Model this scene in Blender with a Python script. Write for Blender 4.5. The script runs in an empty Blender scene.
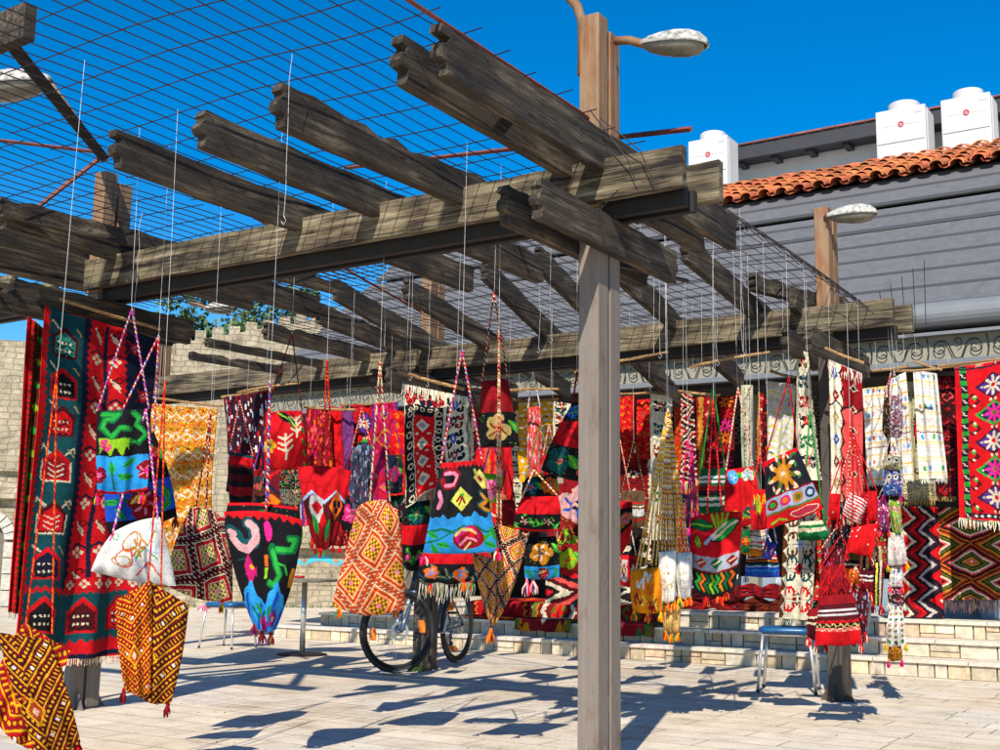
import bpy, math, random
import numpy as np
from mathutils import Vector, Matrix
R_ = math.radians
scene = bpy.context.scene
C = scene.collection

# ------------------------------------------------------------------ camera
CAM = np.array([0.0, 0.0, 0.9])
FPX, PITCH, ROLL, YAW = 1175.8, 0.15896, 0.01407, 0.57533
_fw = np.array([-math.sin(YAW)*math.cos(PITCH), math.cos(YAW)*math.cos(PITCH), math.sin(PITCH)])
_rt = np.array([math.cos(YAW), math.sin(YAW), 0.0])
_up = np.cross(_rt, _fw)
RT = math.cos(ROLL)*_rt + math.sin(ROLL)*_up
UP = math.cos(ROLL)*_up - math.sin(ROLL)*_rt
cd = bpy.data.cameras.new('camera'); cam = bpy.data.objects.new('camera', cd); C.objects.link(cam)
cd.sensor_width = 36; cd.lens = FPX/1000*36; cd.clip_start = 0.05; cd.clip_end = 3000
M = Matrix(((RT[0], UP[0], -_fw[0], CAM[0]), (RT[1], UP[1], -_fw[1], CAM[1]), (RT[2], UP[2], -_fw[2], CAM[2]), (0, 0, 0, 1)))
cam.matrix_world = M
scene.camera = cam

# ------------------------------------------------------------------ sky and sun
SUN = Vector((0.245, -0.70, 0.67)).normalized()
w = bpy.data.worlds.new('World'); scene.world = w; w.use_nodes = True
nt = w.node_tree; nt.nodes.clear()
sky = nt.nodes.new('ShaderNodeTexSky'); sky.sky_type = 'NISHITA'; sky.sun_disc = False
sky.sun_elevation = math.asin(SUN.z); sky.sun_rotation = math.atan2(SUN.x, SUN.y)
sky.air_density = 1.0; sky.dust_density = 0.05; sky.ozone_density = 3.0; sky.altitude = 300
hs = nt.nodes.new('ShaderNodeHueSaturation'); hs.inputs['Saturation'].default_value = 1.5; hs.inputs['Hue'].default_value = 0.502; hs.inputs['Value'].default_value = 1.0
bg = nt.nodes.new('ShaderNodeBackground'); bg.inputs['Strength'].default_value = 0.118
wo = nt.nodes.new('ShaderNodeOutputWorld')
nt.links.new(sky.outputs[0], hs.inputs['Color']); nt.links.new(hs.outputs[0], bg.inputs[0]); nt.links.new(bg.outputs[0], wo.inputs[0])
sd = bpy.data.lights.new('sun', 'SUN'); sd.energy = 4.8; sd.angle = R_(0.55); sd.color = (1.0, 0.93, 0.82)
sun = bpy.data.objects.new('sun', sd); C.objects.link(sun); sun.rotation_euler = SUN.to_track_quat('Z', 'Y').to_euler()
vs = scene.view_settings
vs.view_transform = 'Standard'; vs.look = 'None'; vs.exposure = 0.52; vs.gamma = 1; vs.use_curve_mapping = False
scene.cycles.max_bounces = 6; scene.cycles.diffuse_bounces = 4; scene.cycles.use_denoising = True

# ------------------------------------------------------------------ helpers
def ray(u, v):
    return _fw + (u-500)/FPX*RT - (v-375)/FPX*UP
def aty(u, v, y): d = ray(u, v); return CAM + d*y/d[1]
def atx(u, v, x): d = ray(u, v); return CAM + d*x/d[0]
def atz(u, v, z): d = ray(u, v); return CAM + d*(z-CAM[2])/d[2]
def atn(u, v, p0, n): d = ray(u, v); return CAM + d*(np.dot(np.array(p0)-CAM, n)/np.dot(d, n))
def lin(c):
    if isinstance(c, str):
        c = [int(c[i:i+2], 16)/255 for i in (0, 2, 4)]
    return tuple(x/12.92 if x <= .04045 else ((x+.055)/1.055)**2.4 for x in c)

class MB:
    def __init__(s): s.v = []; s.f = []; s.c = []; s.anyc = False
    def add(s, vs_, fs, col=None):
        o = len(s.v); s.v.extend([tuple(p) for p in vs_])
        for f in fs:
            s.f.append(tuple(i+o for i in f)); s.c.append(col)
        if col is not None: s.anyc = True
    def box(s, x0, y0, z0, x1, y1, z1, col=None, m=None):
        p = [(x0,y0,z0),(x1,y0,z0),(x1,y1,z0),(x0,y1,z0),(x0,y0,z1),(x1,y0,z1),(x1,y1,z1),(x0,y1,z1)]
        if m is not None: p = [m @ Vector(q) for q in p]
        s.add(p, [(3,2,1,0),(4,5,6,7),(0,1,5,4),(1,2,6,5),(2,3,7,6),(3,0,4,7)], col)
    def tube(s, pts, r, n=6, col=None, cols=None, spiral=0, cap=True):
        pts = [Vector(p) for p in pts]
        rs = r if isinstance(r, (list, tuple)) else [r]*len(pts)
        ref = Vector((0, 0, 1))
        d0 = (pts[-1]-pts[0])
        if d0.length < 1e-9: d0 = pts[1]-pts[0]
        if abs(d0.normalized().z) > .8: ref = Vector((1, 0, 0))
        vv = []
        for i, p in enumerate(pts):
            d = (pts[min(i+1, len(pts)-1)]-pts[max(i-1, 0)])
            if d.length < 1e-9: d = d0
            d.normalize()
            a = d.cross(ref)
            if a.length < 1e-4: a = d.cross(Vector((0, 1, 0)))
            a.normalize(); b = d.cross(a)
            for k in range(n):
                t = 2*math.pi*k/n
                vv.append(p + (a*math.cos(t)+b*math.sin(t))*rs[i])
        o = len(s.v); s.v.extend([tuple(p) for p in vv])
        for i in range(len(pts)-1):
            for k in range(n):
                k2 = (k+1) % n
                s.f.append((o+i*n+k, o+i*n+k2, o+(i+1)*n+k2, o+(i+1)*n+k))
                s.c.append(cols[(i+k*spiral//max(1, n)) % len(cols)] if cols else col)
        if cap:
            s.f.append(tuple(o+k for k in reversed(range(n)))); s.c.append(cols[0] if cols else col)
            s.f.append(tuple(o+(len(pts)-1)*n+k for k in range(n))); s.c.append(cols[0] if cols else col)
        if cols or col is not None: s.anyc = True
    def prism(s, poly, d, col=None):
        """poly: list of 3-D points (planar), d: extrusion vector"""
        n = len(poly); d = Vector(d)
        p = [Vector(q) for q in poly]; s.add(p + [q+d for q in p],
            [tuple(reversed(range(n))), tuple(range(n, 2*n))] + [(i, (i+1) % n, n+(i+1) % n, n+i) for i in range(n)], col)
    def build(s, name, mat, parent=None, smooth=False, bevel=0):
        me = bpy.data.meshes.new(name)
        off = Vector(parent_loc(parent)) if parent else Vector((0, 0, 0))
        me.from_pydata([(a[0]-off.x, a[1]-off.y, a[2]-off.z) for a in s.v], [], s.f)
        if s.anyc:
            at = me.color_attributes.new('col', 'FLOAT_COLOR', 'CORNER')
            buf = []
            for f, c in zip(s.f, s.c):
                c = c or (1, 1, 1)
                buf.extend([c[0], c[1], c[2], 1.0]*len(f))
            at.data.foreach_set('color', buf)
        me.materials.append(mat)
        if smooth: me.polygons.foreach_set('use_smooth', [True]*len(me.polygons))
        o = bpy.data.objects.new(name, me); C.objects.link(o)
        if parent: o.parent = parent
        if bevel:
            b = o.modifiers.new('bevel', 'BEVEL'); b.width = bevel; b.segments = 2; b.limit_method = 'ANGLE'
        return o
def parent_loc(p):
    l = Vector((0, 0, 0))
    while p: l = l + p.location; p = p.parent
    return l
def tag(o, label=None, cat=None, group=None, kind=None):
    if label: o['label'] = label
    if cat: o['category'] = cat
    if group: o['group'] = group
    if kind: o['kind'] = kind
    return o
def thing(name, loc, label, cat, group=None):
    o = bpy.data.objects.new(name, None); C.objects.link(o); o.location = Vector(loc); o.empty_display_size = .1
    return tag(o, label, cat, group)

# ------------------------------------------------------------------ materials
def newmat(name):
    m = bpy.data.materials.new(name); m.use_nodes = True; n = m.node_tree
    b = n.nodes['Principled BSDF']; return m, n, b
def N(n, t, **kw):
    x = n.nodes.new(t)
    for k, v in kw.items():
        if k in x.inputs.keys(): x.inputs[k].default_value = v
        else: setattr(x, k, v)
    return x
def ramp(n, fac, stops):
    r = n.nodes.new('ShaderNodeValToRGB')
    el = r.color_ramp.elements
    while len(el) < len(stops): el.new(.5)
    for e, (p, c) in zip(el, stops): e.position = p; e.color = (*c, 1)
    n.links.new(fac, r.inputs[0]); return r
def bump(n, b, h, strength=.3, dist=.01):
    x = N(n, 'ShaderNodeBump', Strength=strength, Distance=dist); n.links.new(h, x.inputs['Height']); n.links.new(x.outputs[0], b.inputs['Normal'])
def coord(n, scale=(1, 1, 1), out='Object', rot=(0, 0, 0)):
    t = n.nodes.new('ShaderNodeTexCoord'); m = N(n, 'ShaderNodeMapping'); m.inputs['Scale'].default_value = scale; m.inputs['Rotation'].default_value = rot
    n.links.new(t.outputs[out], m.inputs[0]); return m.outputs[0]
def simple(name, c, rough=.6, metal=0, var=.15, scale=8, bstr=.15):
    m, n, b = newmat(name); co = coord(n)
    ns = N(n, 'ShaderNodeTexNoise', Scale=scale, Detail=6.0); n.links.new(co, ns.inputs['Vector'])
    r = ramp(n, ns.outputs[0], [(.25, tuple(x*(1-var) for x in c)), (.75, tuple(min(1, x*(1+var)) for x in c))])
    n.links.new(r.outputs[0], b.inputs['Base Color']); b.inputs['Roughness'].default_value = rough; b.inputs['Metallic'].default_value = metal
    if bstr: bump(n, b, ns.outputs[0], bstr, .004)
    return m
def wood(name, stops, scale=1.0, axis=0):
    m, n, b = newmat(name)
    sc = [26*scale]*3; sc[axis] = 1.3*scale
    sc[axis] = 2.1*scale; co = coord(n, tuple(sc)); co2 = coord(n, (1.5, 1.5, 1.5))
    g = N(n, 'ShaderNodeTexNoise', Scale=1.0, Detail=9.0, Roughness=.68, Distortion=.6); n.links.new(co, g.inputs['Vector'])
    p = N(n, 'ShaderNodeTexNoise', Scale=2.2, Detail=5.0); n.links.new(co2, p.inputs['Vector'])
    mx = N(n, 'ShaderNodeMath', operation='MULTIPLY_ADD'); mx.inputs[1].default_value = .55
    n.links.new(p.outputs[0], mx.inputs[0])
    sub = N(n, 'ShaderNodeMath', operation='SUBTRACT'); n.links.new(g.outputs[0], sub.inputs[0]); sub.inputs[1].default_value = .26
    n.links.new(sub.outputs[0], mx.inputs[2])
    r = ramp(n, mx.outputs[0], stops)
    # long drying cracks and a few knots
    sc2 = [44*scale]*3; sc2[axis] = .9*scale
    ck = N(n, 'ShaderNodeTexNoise', Scale=1.0, Detail=3.0, Roughness=.5, Distortion=1.2); n.links.new(coord(n, tuple(sc2)), ck.inputs['Vector'])
    r3 = ramp(n, ck.outputs[0], [(.0, (1, 1, 1)), (.36, (1, 1, 1)), (.385, (.12, .1, .08)), (.41, (1, 1, 1)), (.60, (1, 1, 1)), (.615, (.2, .17, .14)), (.635, (1, 1, 1))])
    sc3 = [7.0]*3; sc3[axis] = 2.6
    kn = N(n, 'ShaderNodeTexVoronoi', Scale=1.0); n.links.new(coord(n, tuple(sc3)), kn.inputs['Vector'])
    r4 = ramp(n, kn.outputs['Distance'], [(.05, (.25, .2, .16)), (.13, (1, 1, 1))])
    pv = r.outputs[0]
    for q in (r3, r4):
        vm = n.nodes.new('ShaderNodeVectorMath'); vm.operation = 'MULTIPLY'; n.links.new(pv, vm.inputs[0]); n.links.new(q.outputs[0], vm.inputs[1]); pv = vm.outputs[0]
    n.links.new(pv, b.inputs['Base Color']); b.inputs['Roughness'].default_value = .9
    hb = N(n, 'ShaderNodeMath', operation='MULTIPLY_ADD'); hb.inputs[1].default_value = .8; n.links.new(r3.outputs[0], hb.inputs[0]); n.links.new(g.outputs[0], hb.inputs[2])
    bump(n, b, hb.outputs[0], .9, .012)
    return m
M_wood = wood('weathered_wood', [(.34, (.008, .005, .003)), (.42, (.045, .031, .017)), (.52, (.120, .092, .052)), (.70, (.27, .225, .14))])
M_woody = wood('weathered_joist', [(.32, (.004, .003, .002)), (.43, (.022, .015, .009)), (.56, (.056, .040, .024)), (.72, (.16, .125, .080))], axis=1)
M_stick = wood('stick_wood', [(.3, (.20, .10, .035)), (.6, (.42, .25, .10)), (.8, (.55, .36, .18))])

def rust(name, base, rustc, lo, hi, streak=.45):
    m, n, b = newmat(name); co = coord(n, (1, 1, .35)); co2 = coord(n, (38, 38, 1.6))
    a = N(n, 'ShaderNodeTexNoise', Scale=9.0, Detail=9.0, Roughness=.75); n.links.new(co, a.inputs['Vector'])
    r = ramp(n, a.outputs[0], [(lo, base), (hi, rustc), (min(1, hi+.2), tuple(x*.45 for x in rustc))])
    st = N(n, 'ShaderNodeTexNoise', Scale=1.0, Detail=5.0, Roughness=.7); n.links.new(co2, st.inputs['Vector'])
    r2 = ramp(n, st.outputs[0], [(.30, (streak, streak, streak)), (.48, (.94, .94, .94)), (.72, (1.12, 1.10, 1.07))])
    mx = n.nodes.new('ShaderNodeVectorMath'); mx.operation = 'MULTIPLY'; n.links.new(r.outputs[0], mx.inputs[0]); n.links.new(r2.outputs[0], mx.inputs[1])
    n.links.new(mx.outputs[0], b.inputs['Base Color']); b.inputs['Roughness'].default_value = .7
    bump(n, b, a.outputs[0], .3, .004); return m
M_post = rust('painted_post', (.185, .150, .122), (.13, .085, .055), .52, .66, .80)
M_postd = rust('dark_post', (.060, .048, .038), (.09, .055, .035), .50, .74, .8)  # post material with a darker base colour all over, for the two far posts
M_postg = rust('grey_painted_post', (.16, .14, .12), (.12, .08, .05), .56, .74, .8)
M_rust = rust('rusty_mast', (.25, .155, .080), (.22, .075, .020), .44, .64)
M_redrust = rust('red_rusty_steel', (.22, .045, .02), (.09, .03, .018), .45, .65)
M_darksteel = rust('dark_steel', (.008, .006, .005), (.020, .012, .008), .5, .7)
M_wire = simple('mesh_wire', (.035, .028, .026), .6, .5, .2, 20, 0)
M_string = simple('white_string', (.46, .46, .45), .6, 0, .1, 20, 0)
M_chrome = simple('chrome_tube', (.72, .7, .68), .34, .8, .05, 20, 0)
M_blue = simple('blue_vinyl', (.006, .09, .24), .35, 0, .15, 12, .05)
M_black = simple('black_rubber', (.018, .018, .02), .65, 0, .3, 30, .2)
M_greyframe = simple('bike_paint', (.06, .065, .075), .3, .4, .1, 10, 0)
M_bluemetal = simple('bike_fork', (.12, .17, .25), .3, .5, .1, 10, 0)
M_orange = simple('orange_reflector', (.95, .22, .01), .25, 0, .1, 10, 0)
M_white = simple('white_paint', (.53, .53, .52), .45, 0, .09, 2.5, .02)
M_red = simple('red_print', (.6, .02, .04), .5, 0, .03, 6, 0)
M_greyprint = simple('grey_print', (.45, .45, .46), .5, 0, .03, 6, 0)
M_louvre = simple('grey_louvre', (.42, .42, .43), .5, 0, .03, 6, 0)
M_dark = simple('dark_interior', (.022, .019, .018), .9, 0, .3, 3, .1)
M_awning = rust('awning_slat', (.120, .120, .126), (.085, .083, .082), .46, .70, .86)
M_awnlip = simple('awning_lip', (.09, .09, .10), .5, 0, .06, 3, .05)
M_frieze = simple('frieze_board', (.25, .23, .17), .8, 0, .12, 5, .1)
M_gutter = simple('gutter_metal', (.15, .16, .17), .6, 0, .1, 5, .05)
M_plinth = simple('blue_plinth', (.22, .29, .36), .7, 0, .12, 5, .1)
M_fascia = simple('dark_fascia', (.025, .026, .032), .7, 0, .2, 5, .1)
M_leaf = simple('leaf', (.055, .11, .03), .7, 0, .6, 1.2, 0)
M_leafl = simple('leaf_light', (.11, .18, .045), .7, 0, .5, 1.2, 0)
M_bark = simple('bark', (.10, .07, .045), .9, 0, .4, 10, .5)
M_grass = simple('grass', (.06, .13, .025), .8, 0, .4, 10, 0)

def m_cloth():
    m, n, b = newmat('woven_cloth')
    a = N(n, 'ShaderNodeAttribute'); a.attribute_name = 'col'
    co = coord(n)
    ns = N(n, 'ShaderNodeTexNoise', Scale=35.0, Detail=4.0); n.links.new(co, ns.inputs['Vector'])
    mr = N(n, 'ShaderNodeMapRange'); mr.inputs['To Min'].default_value = .50; mr.inputs['To Max'].default_value = 1.32
    n.links.new(ns.outputs[0], mr.inputs['Value'])
    mx = n.nodes.new('ShaderNodeVectorMath'); mx.operation = 'MULTIPLY'
    n.links.new(a.outputs['Color'], mx.inputs[0]); n.links.new(mr.outputs[0], mx.inputs[1])
    # uneven dyeing and fading of the wool
    fd_ = N(n, 'ShaderNodeTexNoise', Scale=6.0, Detail=5.0); n.links.new(co, fd_.inputs['Vector'])
    f2 = ramp(n, fd_.outputs[0], [(.32, (.72, .72, .74)), (.55, (1, 1, 1)), (.75, (1.1, 1.08, 1.05))])
    m2 = n.nodes.new('ShaderNodeVectorMath'); m2.operation = 'MULTIPLY'; n.links.new(mx.outputs[0], m2.inputs[0]); n.links.new(f2.outputs[0], m2.inputs[1])
    n.links.new(m2.outputs[0], b.inputs['Base Color'])
    b.inputs['Roughness'].default_value = .92; b.inputs['Specular IOR Level'].default_value = .15
    wv = N(n, 'ShaderNodeTexNoise', Scale=220.0, Detail=2.0); n.links.new(co, wv.inputs['Vector'])
    bump(n, b, wv.outputs[0], .5, .004)
    return m
M_cloth = m_cloth()
def m_stonecol():
    m, n, b = newmat('stone_blocks')
    a = N(n, 'ShaderNodeAttribute'); a.attribute_name = 'col'
    co = coord(n)
    ns = N(n, 'ShaderNodeTexNoise', Scale=14.0, Detail=8.0, Roughness=.7); n.links.new(co, ns.inputs['Vector'])
    mr = N(n, 'ShaderNodeMapRange'); mr.inputs['From Min'].default_value = .3; mr.inputs['From Max'].default_value = .7; mr.inputs['To Min'].default_value = .6; mr.inputs['To Max'].default_value = 1.2
    n.links.new(ns.outputs[0], mr.inputs['Value'])
    mx = n.nodes.new('ShaderNodeVectorMath'); mx.operation = 'MULTIPLY'
    n.links.new(a.outputs['Color'], mx.inputs[0]); n.links.new(mr.outputs[0], mx.inputs[1])
    n.links.new(mx.outputs[0], b.inputs['Base Color']); b.inputs['Roughness'].default_value = .85
    bump(n, b, ns.outputs[0], .5, .01); return m
M_stone = m_stonecol()

def m_paving():
    m, n, b = newmat('stone_paving')
    co = coord(n, (1, 1, 1))
    br = N(n, 'ShaderNodeTexBrick', Scale=1.0); br.inputs['Brick Width'].default_value = .72; br.inputs['Row Height'].default_value = .24
    br.inputs['Mortar Size'].default_value = .006; br.inputs['Mortar Smooth'].default_value = .35; br.inputs['Bias'].default_value = -.1
    br.inputs['Color1'].default_value = (.71, .645, .54, 1); br.inputs["Color2"].default_value = (.62, .56, .465, 1); br.inputs['Mortar'].default_value = (.30, .26, .20, 1)
    br.offset = .37; br.squash = .8; br.squash_frequency = 3
    # slightly crooked joints
    nd = N(n, 'ShaderNodeTexNoise', Scale=2.5, Detail=3.0); n.links.new(co, nd.inputs['Vector'])
    va = n.nodes.new('ShaderNodeVectorMath'); va.operation = 'MULTIPLY_ADD'; va.inputs[1].default_value = (.03, .03, 0)
    n.links.new(nd.outputs['Color'], va.inputs[0]); n.links.new(co, va.inputs[2]); n.links.new(va.outputs[0], br.inputs['Vector'])
    ns = N(n, 'ShaderNodeTexNoise', Scale=3.2, Detail=9.0, Roughness=.68); n.links.new(co, ns.inputs['Vector'])
    r1 = ramp(n, ns.outputs[0], [(.30, (.56, .51, .44)), (.44, (.86, .83, .78)), (.56, (.98, .96, .93)), (.72, (1.1, 1.06, 1.0))])
    n2 = N(n, 'ShaderNodeTexNoise', Scale=60.0, Detail=4.0); n.links.new(co, n2.inputs['Vector'])
    r2 = ramp(n, n2.outputs[0], [(.3, (.8, .8, .8)), (.7, (1.08, 1.08, 1.08))])
    n3 = N(n, 'ShaderNodeTexNoise', Scale=.9, Detail=4.0); n.links.new(co, n3.inputs['Vector'])
    r3 = ramp(n, n3.outputs[0], [(.38, (1, 1, 1)), (.62, (1.0, .93, .84)), (.72, (1.0, .86, .78))])
    prev = br.outputs['Color']
    for r in (r1, r2, r3):
        mx = n.nodes.new('ShaderNodeVectorMath'); mx.operation = 'MULTIPLY'; n.links.new(prev, mx.inputs[0]); n.links.new(r.outputs[0], mx.inputs[1]); prev = mx.outputs[0]
    n.links.new(prev, b.inputs['Base Color']); b.inputs['Roughness'].default_value = .8
    ad = N(n, 'ShaderNodeMath', operation='MULTIPLY_ADD'); ad.inputs[1].default_value = -1.2; n.links.new(br.outputs['Fac'], ad.inputs[0]); n.links.new(ns.outputs[0], ad.inputs[2])
    bump(n, b, ad.outputs[0], .45, .012); return m
M_pave = m_paving()

def m_ashlar(name, c1, c2, mort, w_, h_, out='Object', rot=(R_(90), 0, 0)):
    m, n, b = newmat(name)
    co = coord(n, (1, 1, 1), out, rot)
    nd = N(n, 'ShaderNodeTexNoise', Scale=1.8, Detail=3.0); n.links.new(co, nd.inputs['Vector'])
    va = n.nodes.new('ShaderNodeVectorMath'); va.operation = 'MULTIPLY_ADD'; va.inputs[1].default_value = (.30, .16, 0)
    n.links.new(nd.outputs['Color'], va.inputs[0]); n.links.new(co, va.inputs[2])
    br = N(n, 'ShaderNodeTexBrick', Scale=1.0); br.inputs['Brick Width'].default_value = w_; br.inputs['Row Height'].default_value = h_
    br.inputs['Mortar Size'].default_value = .010; br.inputs['Mortar Smooth'].default_value = .5
    br.inputs['Color1'].default_value = (*c1, 1); br.inputs['Color2'].default_value = (*c2, 1); br.inputs['Mortar'].default_value = (*mort, 1)
    br.offset = .45; br.squash = .7; br.squash_frequency = 2
    n.links.new(va.outputs[0], br.inputs['Vector'])
    ns = N(n, 'ShaderNodeTexNoise', Scale=3.0, Detail=10.0, Roughness=.75); n.links.new(co, ns.inputs['Vector'])
    r1 = ramp(n, ns.outputs[0], [(.34, (.38, .36, .33)), (.46, (.80, .77, .72)), (.56, (.98, .96, .92)), (.7, (1.2, 1.18, 1.12))])
    mx = n.nodes.new('ShaderNodeVectorMath'); mx.operation = 'MULTIPLY'; n.links.new(br.outputs['Color'], mx.inputs[0]); n.links.new(r1.outputs[0], mx.inputs[1])
    n.links.new(mx.outputs[0], b.inputs['Base Color']); b.inputs['Roughness'].default_value = .92
    ad = N(n, 'ShaderNodeMath', operation='MULTIPLY_ADD'); ad.inputs[1].default_value = -.7; n.links.new(br.outputs['Fac'], ad.inputs[0]); n.links.new(ns.outputs[0], ad.inputs[2])
    bump(n, b, ad.outputs[0], .8, .05); return m
M_fort = m_ashlar('fortress_stone', (.50, .43, .31), (.38, .33, .235), (.34, .29, .205), .23, .115)
M_tile = simple('terracotta', (.50, .135, .04), .85, 0, .45, 5, .3)
M_lens = simple('lamp_shell', (.36, .35, .31), .75, 0, .8, 38, .4)
M_plaster = simple('pale_plaster', (.50, .50, .49), .9, 0, .12, 3, .1)

# ================================================================== SETTING
rnd = random.Random(7)
g = MB(); g.add([(-600, -600, 0), (600, -600, 0), (600, 600, 0), (-600, 600, 0)], [(0, 1, 2, 3)])
tag(g.build('ground', M_pave), kind='structure')

# three stone steps and the terrace they lead to
XL, XR = -9.95, 6.0
STEPS = [(10.50, 0.0, .15), (10.80, .15, .30), (11.10, .30, .455)]
def stcol(r):
    base = r.choice([(.62, .50, .32), (.54, .43, .28), (.66, .57, .42), (.50, .42, .30), (.60, .52, .40), (.56, .40, .26)])
    k = r.uniform(.85, 1.1); return tuple(min(1, c*k) for c in base)
st = MB()
for i, (y, z0, z1) in enumerate(STEPS):
    xl = XL + (.45*i)
    x = xl
    st.box(xl+.01, y+.03, z0-.02, XR, y+.6, z1-.035, (.20, .17, .13))
    while x < XR:
        wd = rnd.choice([.11, .15, .19, .23, .28])*rnd.uniform(.85, 1.1); gp = .006
        top = z1-.034
        if rnd.random() < .3 and wd > .16:
            zm = z0 + (top-z0)*rnd.uniform(.3, .65)
            st.box(x+gp, y+rnd.uniform(0, .008), z0+.003, x+wd-gp, y+.04, zm-gp*.6, stcol(rnd))
            if rnd.random() < .5:
                xm = x+wd*rnd.uniform(.4, .6)
                st.box(x+gp, y+rnd.uniform(0, .008), zm+gp*.6, xm-gp*.6, y+.04, top, stcol(rnd)); st.box(xm+gp*.6, y+rnd.uniform(0, .008), zm+gp*.6, x+wd-gp, y+.04, top, stcol(rnd))
            else: st.box(x+gp, y+rnd.uniform(0, .008), zm+gp*.6, x+wd-gp, y+.04, top, stcol(rnd))
        else: st.box(x+gp, y+rnd.uniform(0, .008), z0+.003, x+wd-gp, y+.04, top, stcol(rnd))
        x += wd
    # tread slabs
    x = xl-.015
    while x < XR:
        wd = rnd.uniform(.7, 1.2)
        st.box(x+.003, y-.018, z1-.033, x+wd-.003, y+(.32 if i < 2 else .4), z1+rnd.uniform(-.001, .002), tuple(c*rnd.uniform(.95, 1.05) for c in (.60, .54, .45)))
        x += wd
    # left end face
    st.box(xl, y+.045, z0+.003, xl+.04, y+3.2, z1-.036, stcol(rnd))
tag(st.build('stone_steps', M_stone, bevel=.003), kind='structure')
t = MB(); t.box(XL+.9, 11.42, .0, XR, 17.0, .452); tag(t.build('terrace', M_pave), kind='structure')

# ------------------------------------------------------------------ fortress wall
fa = Vector((-22.7, 10.4, 0)); fb = Vector((-10.5, 24.0, 0)); fd = (fb-fa).normalized(); fn = Vector((fd.y, -fd.x, 0))
frot = math.atan2(fd.y, fd.x)
def fort_obj(name, mb, par, mat=M_fort):
    o = mb.build(name, mat); o.parent = par; return o
FW = thing('fortress_wall', fa, 'long old stone fortress wall with battlements behind the pergola', 'wall'); FW.rotation_euler = (0, 0, frot)
L = (fb-fa).length
wb = MB()
def wtop(s): return max(3.9, 3.32 + .25*s)
nseg = 40
for i in range(nseg):
    s0, s1 = L*i/nseg, L*(i+1)/nseg
    wb.add([(s0,0,0),(s1,0,0),(s1,1.2,0),(s0,1.2,0),(s0,0,wtop(s0)),(s1,0,wtop(s1)),(s1,1.2,wtop(s1)),(s0,1.2,wtop(s0))], [(0,1,5,4),(4,5,6,7),(2,3,7,6)])
wb.box(-.01, -.12, 0, L, .002, .42); 
fort_obj('wall', wb, FW)
s = .3; mb_ = MB()
while s < L-4:
    m1 = MB(); hh = rnd.uniform(.15, .19)
    m1.box(s, .02, wtop(s)-.05, s+.21, .5, wtop(s+.1)+hh); fort_obj('merlon', m1, FW); s += .33
# ledge + blue graffiti swirl
lg = MB(); lg.box(6.9, -.2, 1.15, 12, .003, 1.27); fort_obj('ledge', lg, FW)
M_graf = simple('blue_graffiti', (.05, .45, .72), .8, 0, .1, 5, 0)
gm = MB()
for k in range(3):
    pts = []
    for j in range(14):
        t_ = j/13; pts.append((9.30+k*.62+t_*.58, -.13+.11, .84+.20*math.sin(t_*math.pi)**.7*(1 if k % 2 else .7)))
    for j in range(13):
        a, b_ = pts[j], pts[j+1]; gm.add([(a[0], -.006, .80+.5*(a[2]-.84)), (b_[0], -.006, .80+.5*(b_[2]-.84)), (b_[0], -.006, b_[2]), (a[0], -.006, a[2])], [(0, 1, 2, 3)])
lp = MB(); lp.box(6.9, -.13, .42, 12, .003, .74); fort_obj('lower_course', lp, FW)
fort_obj('graffiti', gm, FW, M_graf)
# gate tower at far left with an arch
TW = thing('fortress_tower', (0, 0, 0), 'pale stone fortress tower with blind arch at the far left', 'tower'); TW.location = fa + fd*1.0 + fn*.0; TW.rotation_euler = (0, 0, frot)
tb = MB(); tb.box(-4, -.55, 0, 3.68, 1.4, 4.90); tb.box(-4, -.72, 1.95, 3.72, -.4, 2.08); tb.box(-4, -.70, .42, 2.5, -.4, .55); tb.box(-4, -.66, 2.45, 3.72, -.5, 2.52)
fort_obj('wall', tb, TW)
ar = MB(); cx, cz, r0, r1 = 3.05, 1.2, .36, .56
for k in range(11):
    a0, a1 = math.pi*k/11+.02, math.pi*(k+1)/11-.02
    ar.prism([(cx+r0*math.cos(a0), -.735, cz+r0*math.sin(a0)), (cx+r1*math.cos(a0), -.735, cz+r1*math.sin(a0)), (cx+r1*math.cos(a1), -.735, cz+r1*math.sin(a1)), (cx+r0*math.cos(a1), -.735, cz+r0*math.sin(a1))], (0, .2, 0), (.56, .53, .45))
for sx in (-1, 1):
    for k in range(4): ar.box(cx+sx*.46-.1, -.735, .02+k*.29, cx+sx*.46+.1, -.535, .02+k*.29+.27, (.52, .49, .41))
fort_obj('arch', ar, TW, M_stone)
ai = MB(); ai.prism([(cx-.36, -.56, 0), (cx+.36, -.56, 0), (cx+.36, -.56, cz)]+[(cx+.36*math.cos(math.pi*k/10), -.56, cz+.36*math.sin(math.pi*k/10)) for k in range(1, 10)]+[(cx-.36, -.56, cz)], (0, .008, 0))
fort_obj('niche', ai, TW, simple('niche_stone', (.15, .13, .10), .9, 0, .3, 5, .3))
# lighter buttress on the wall
BT = MB(); s0 = (Vector(aty(214, 500, 16.3))-fa).dot(fd); BT.box(s0, -.35, 0, s0+.62, .002, 4.3); bo = fort_obj('buttress', BT, FW)

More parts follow.
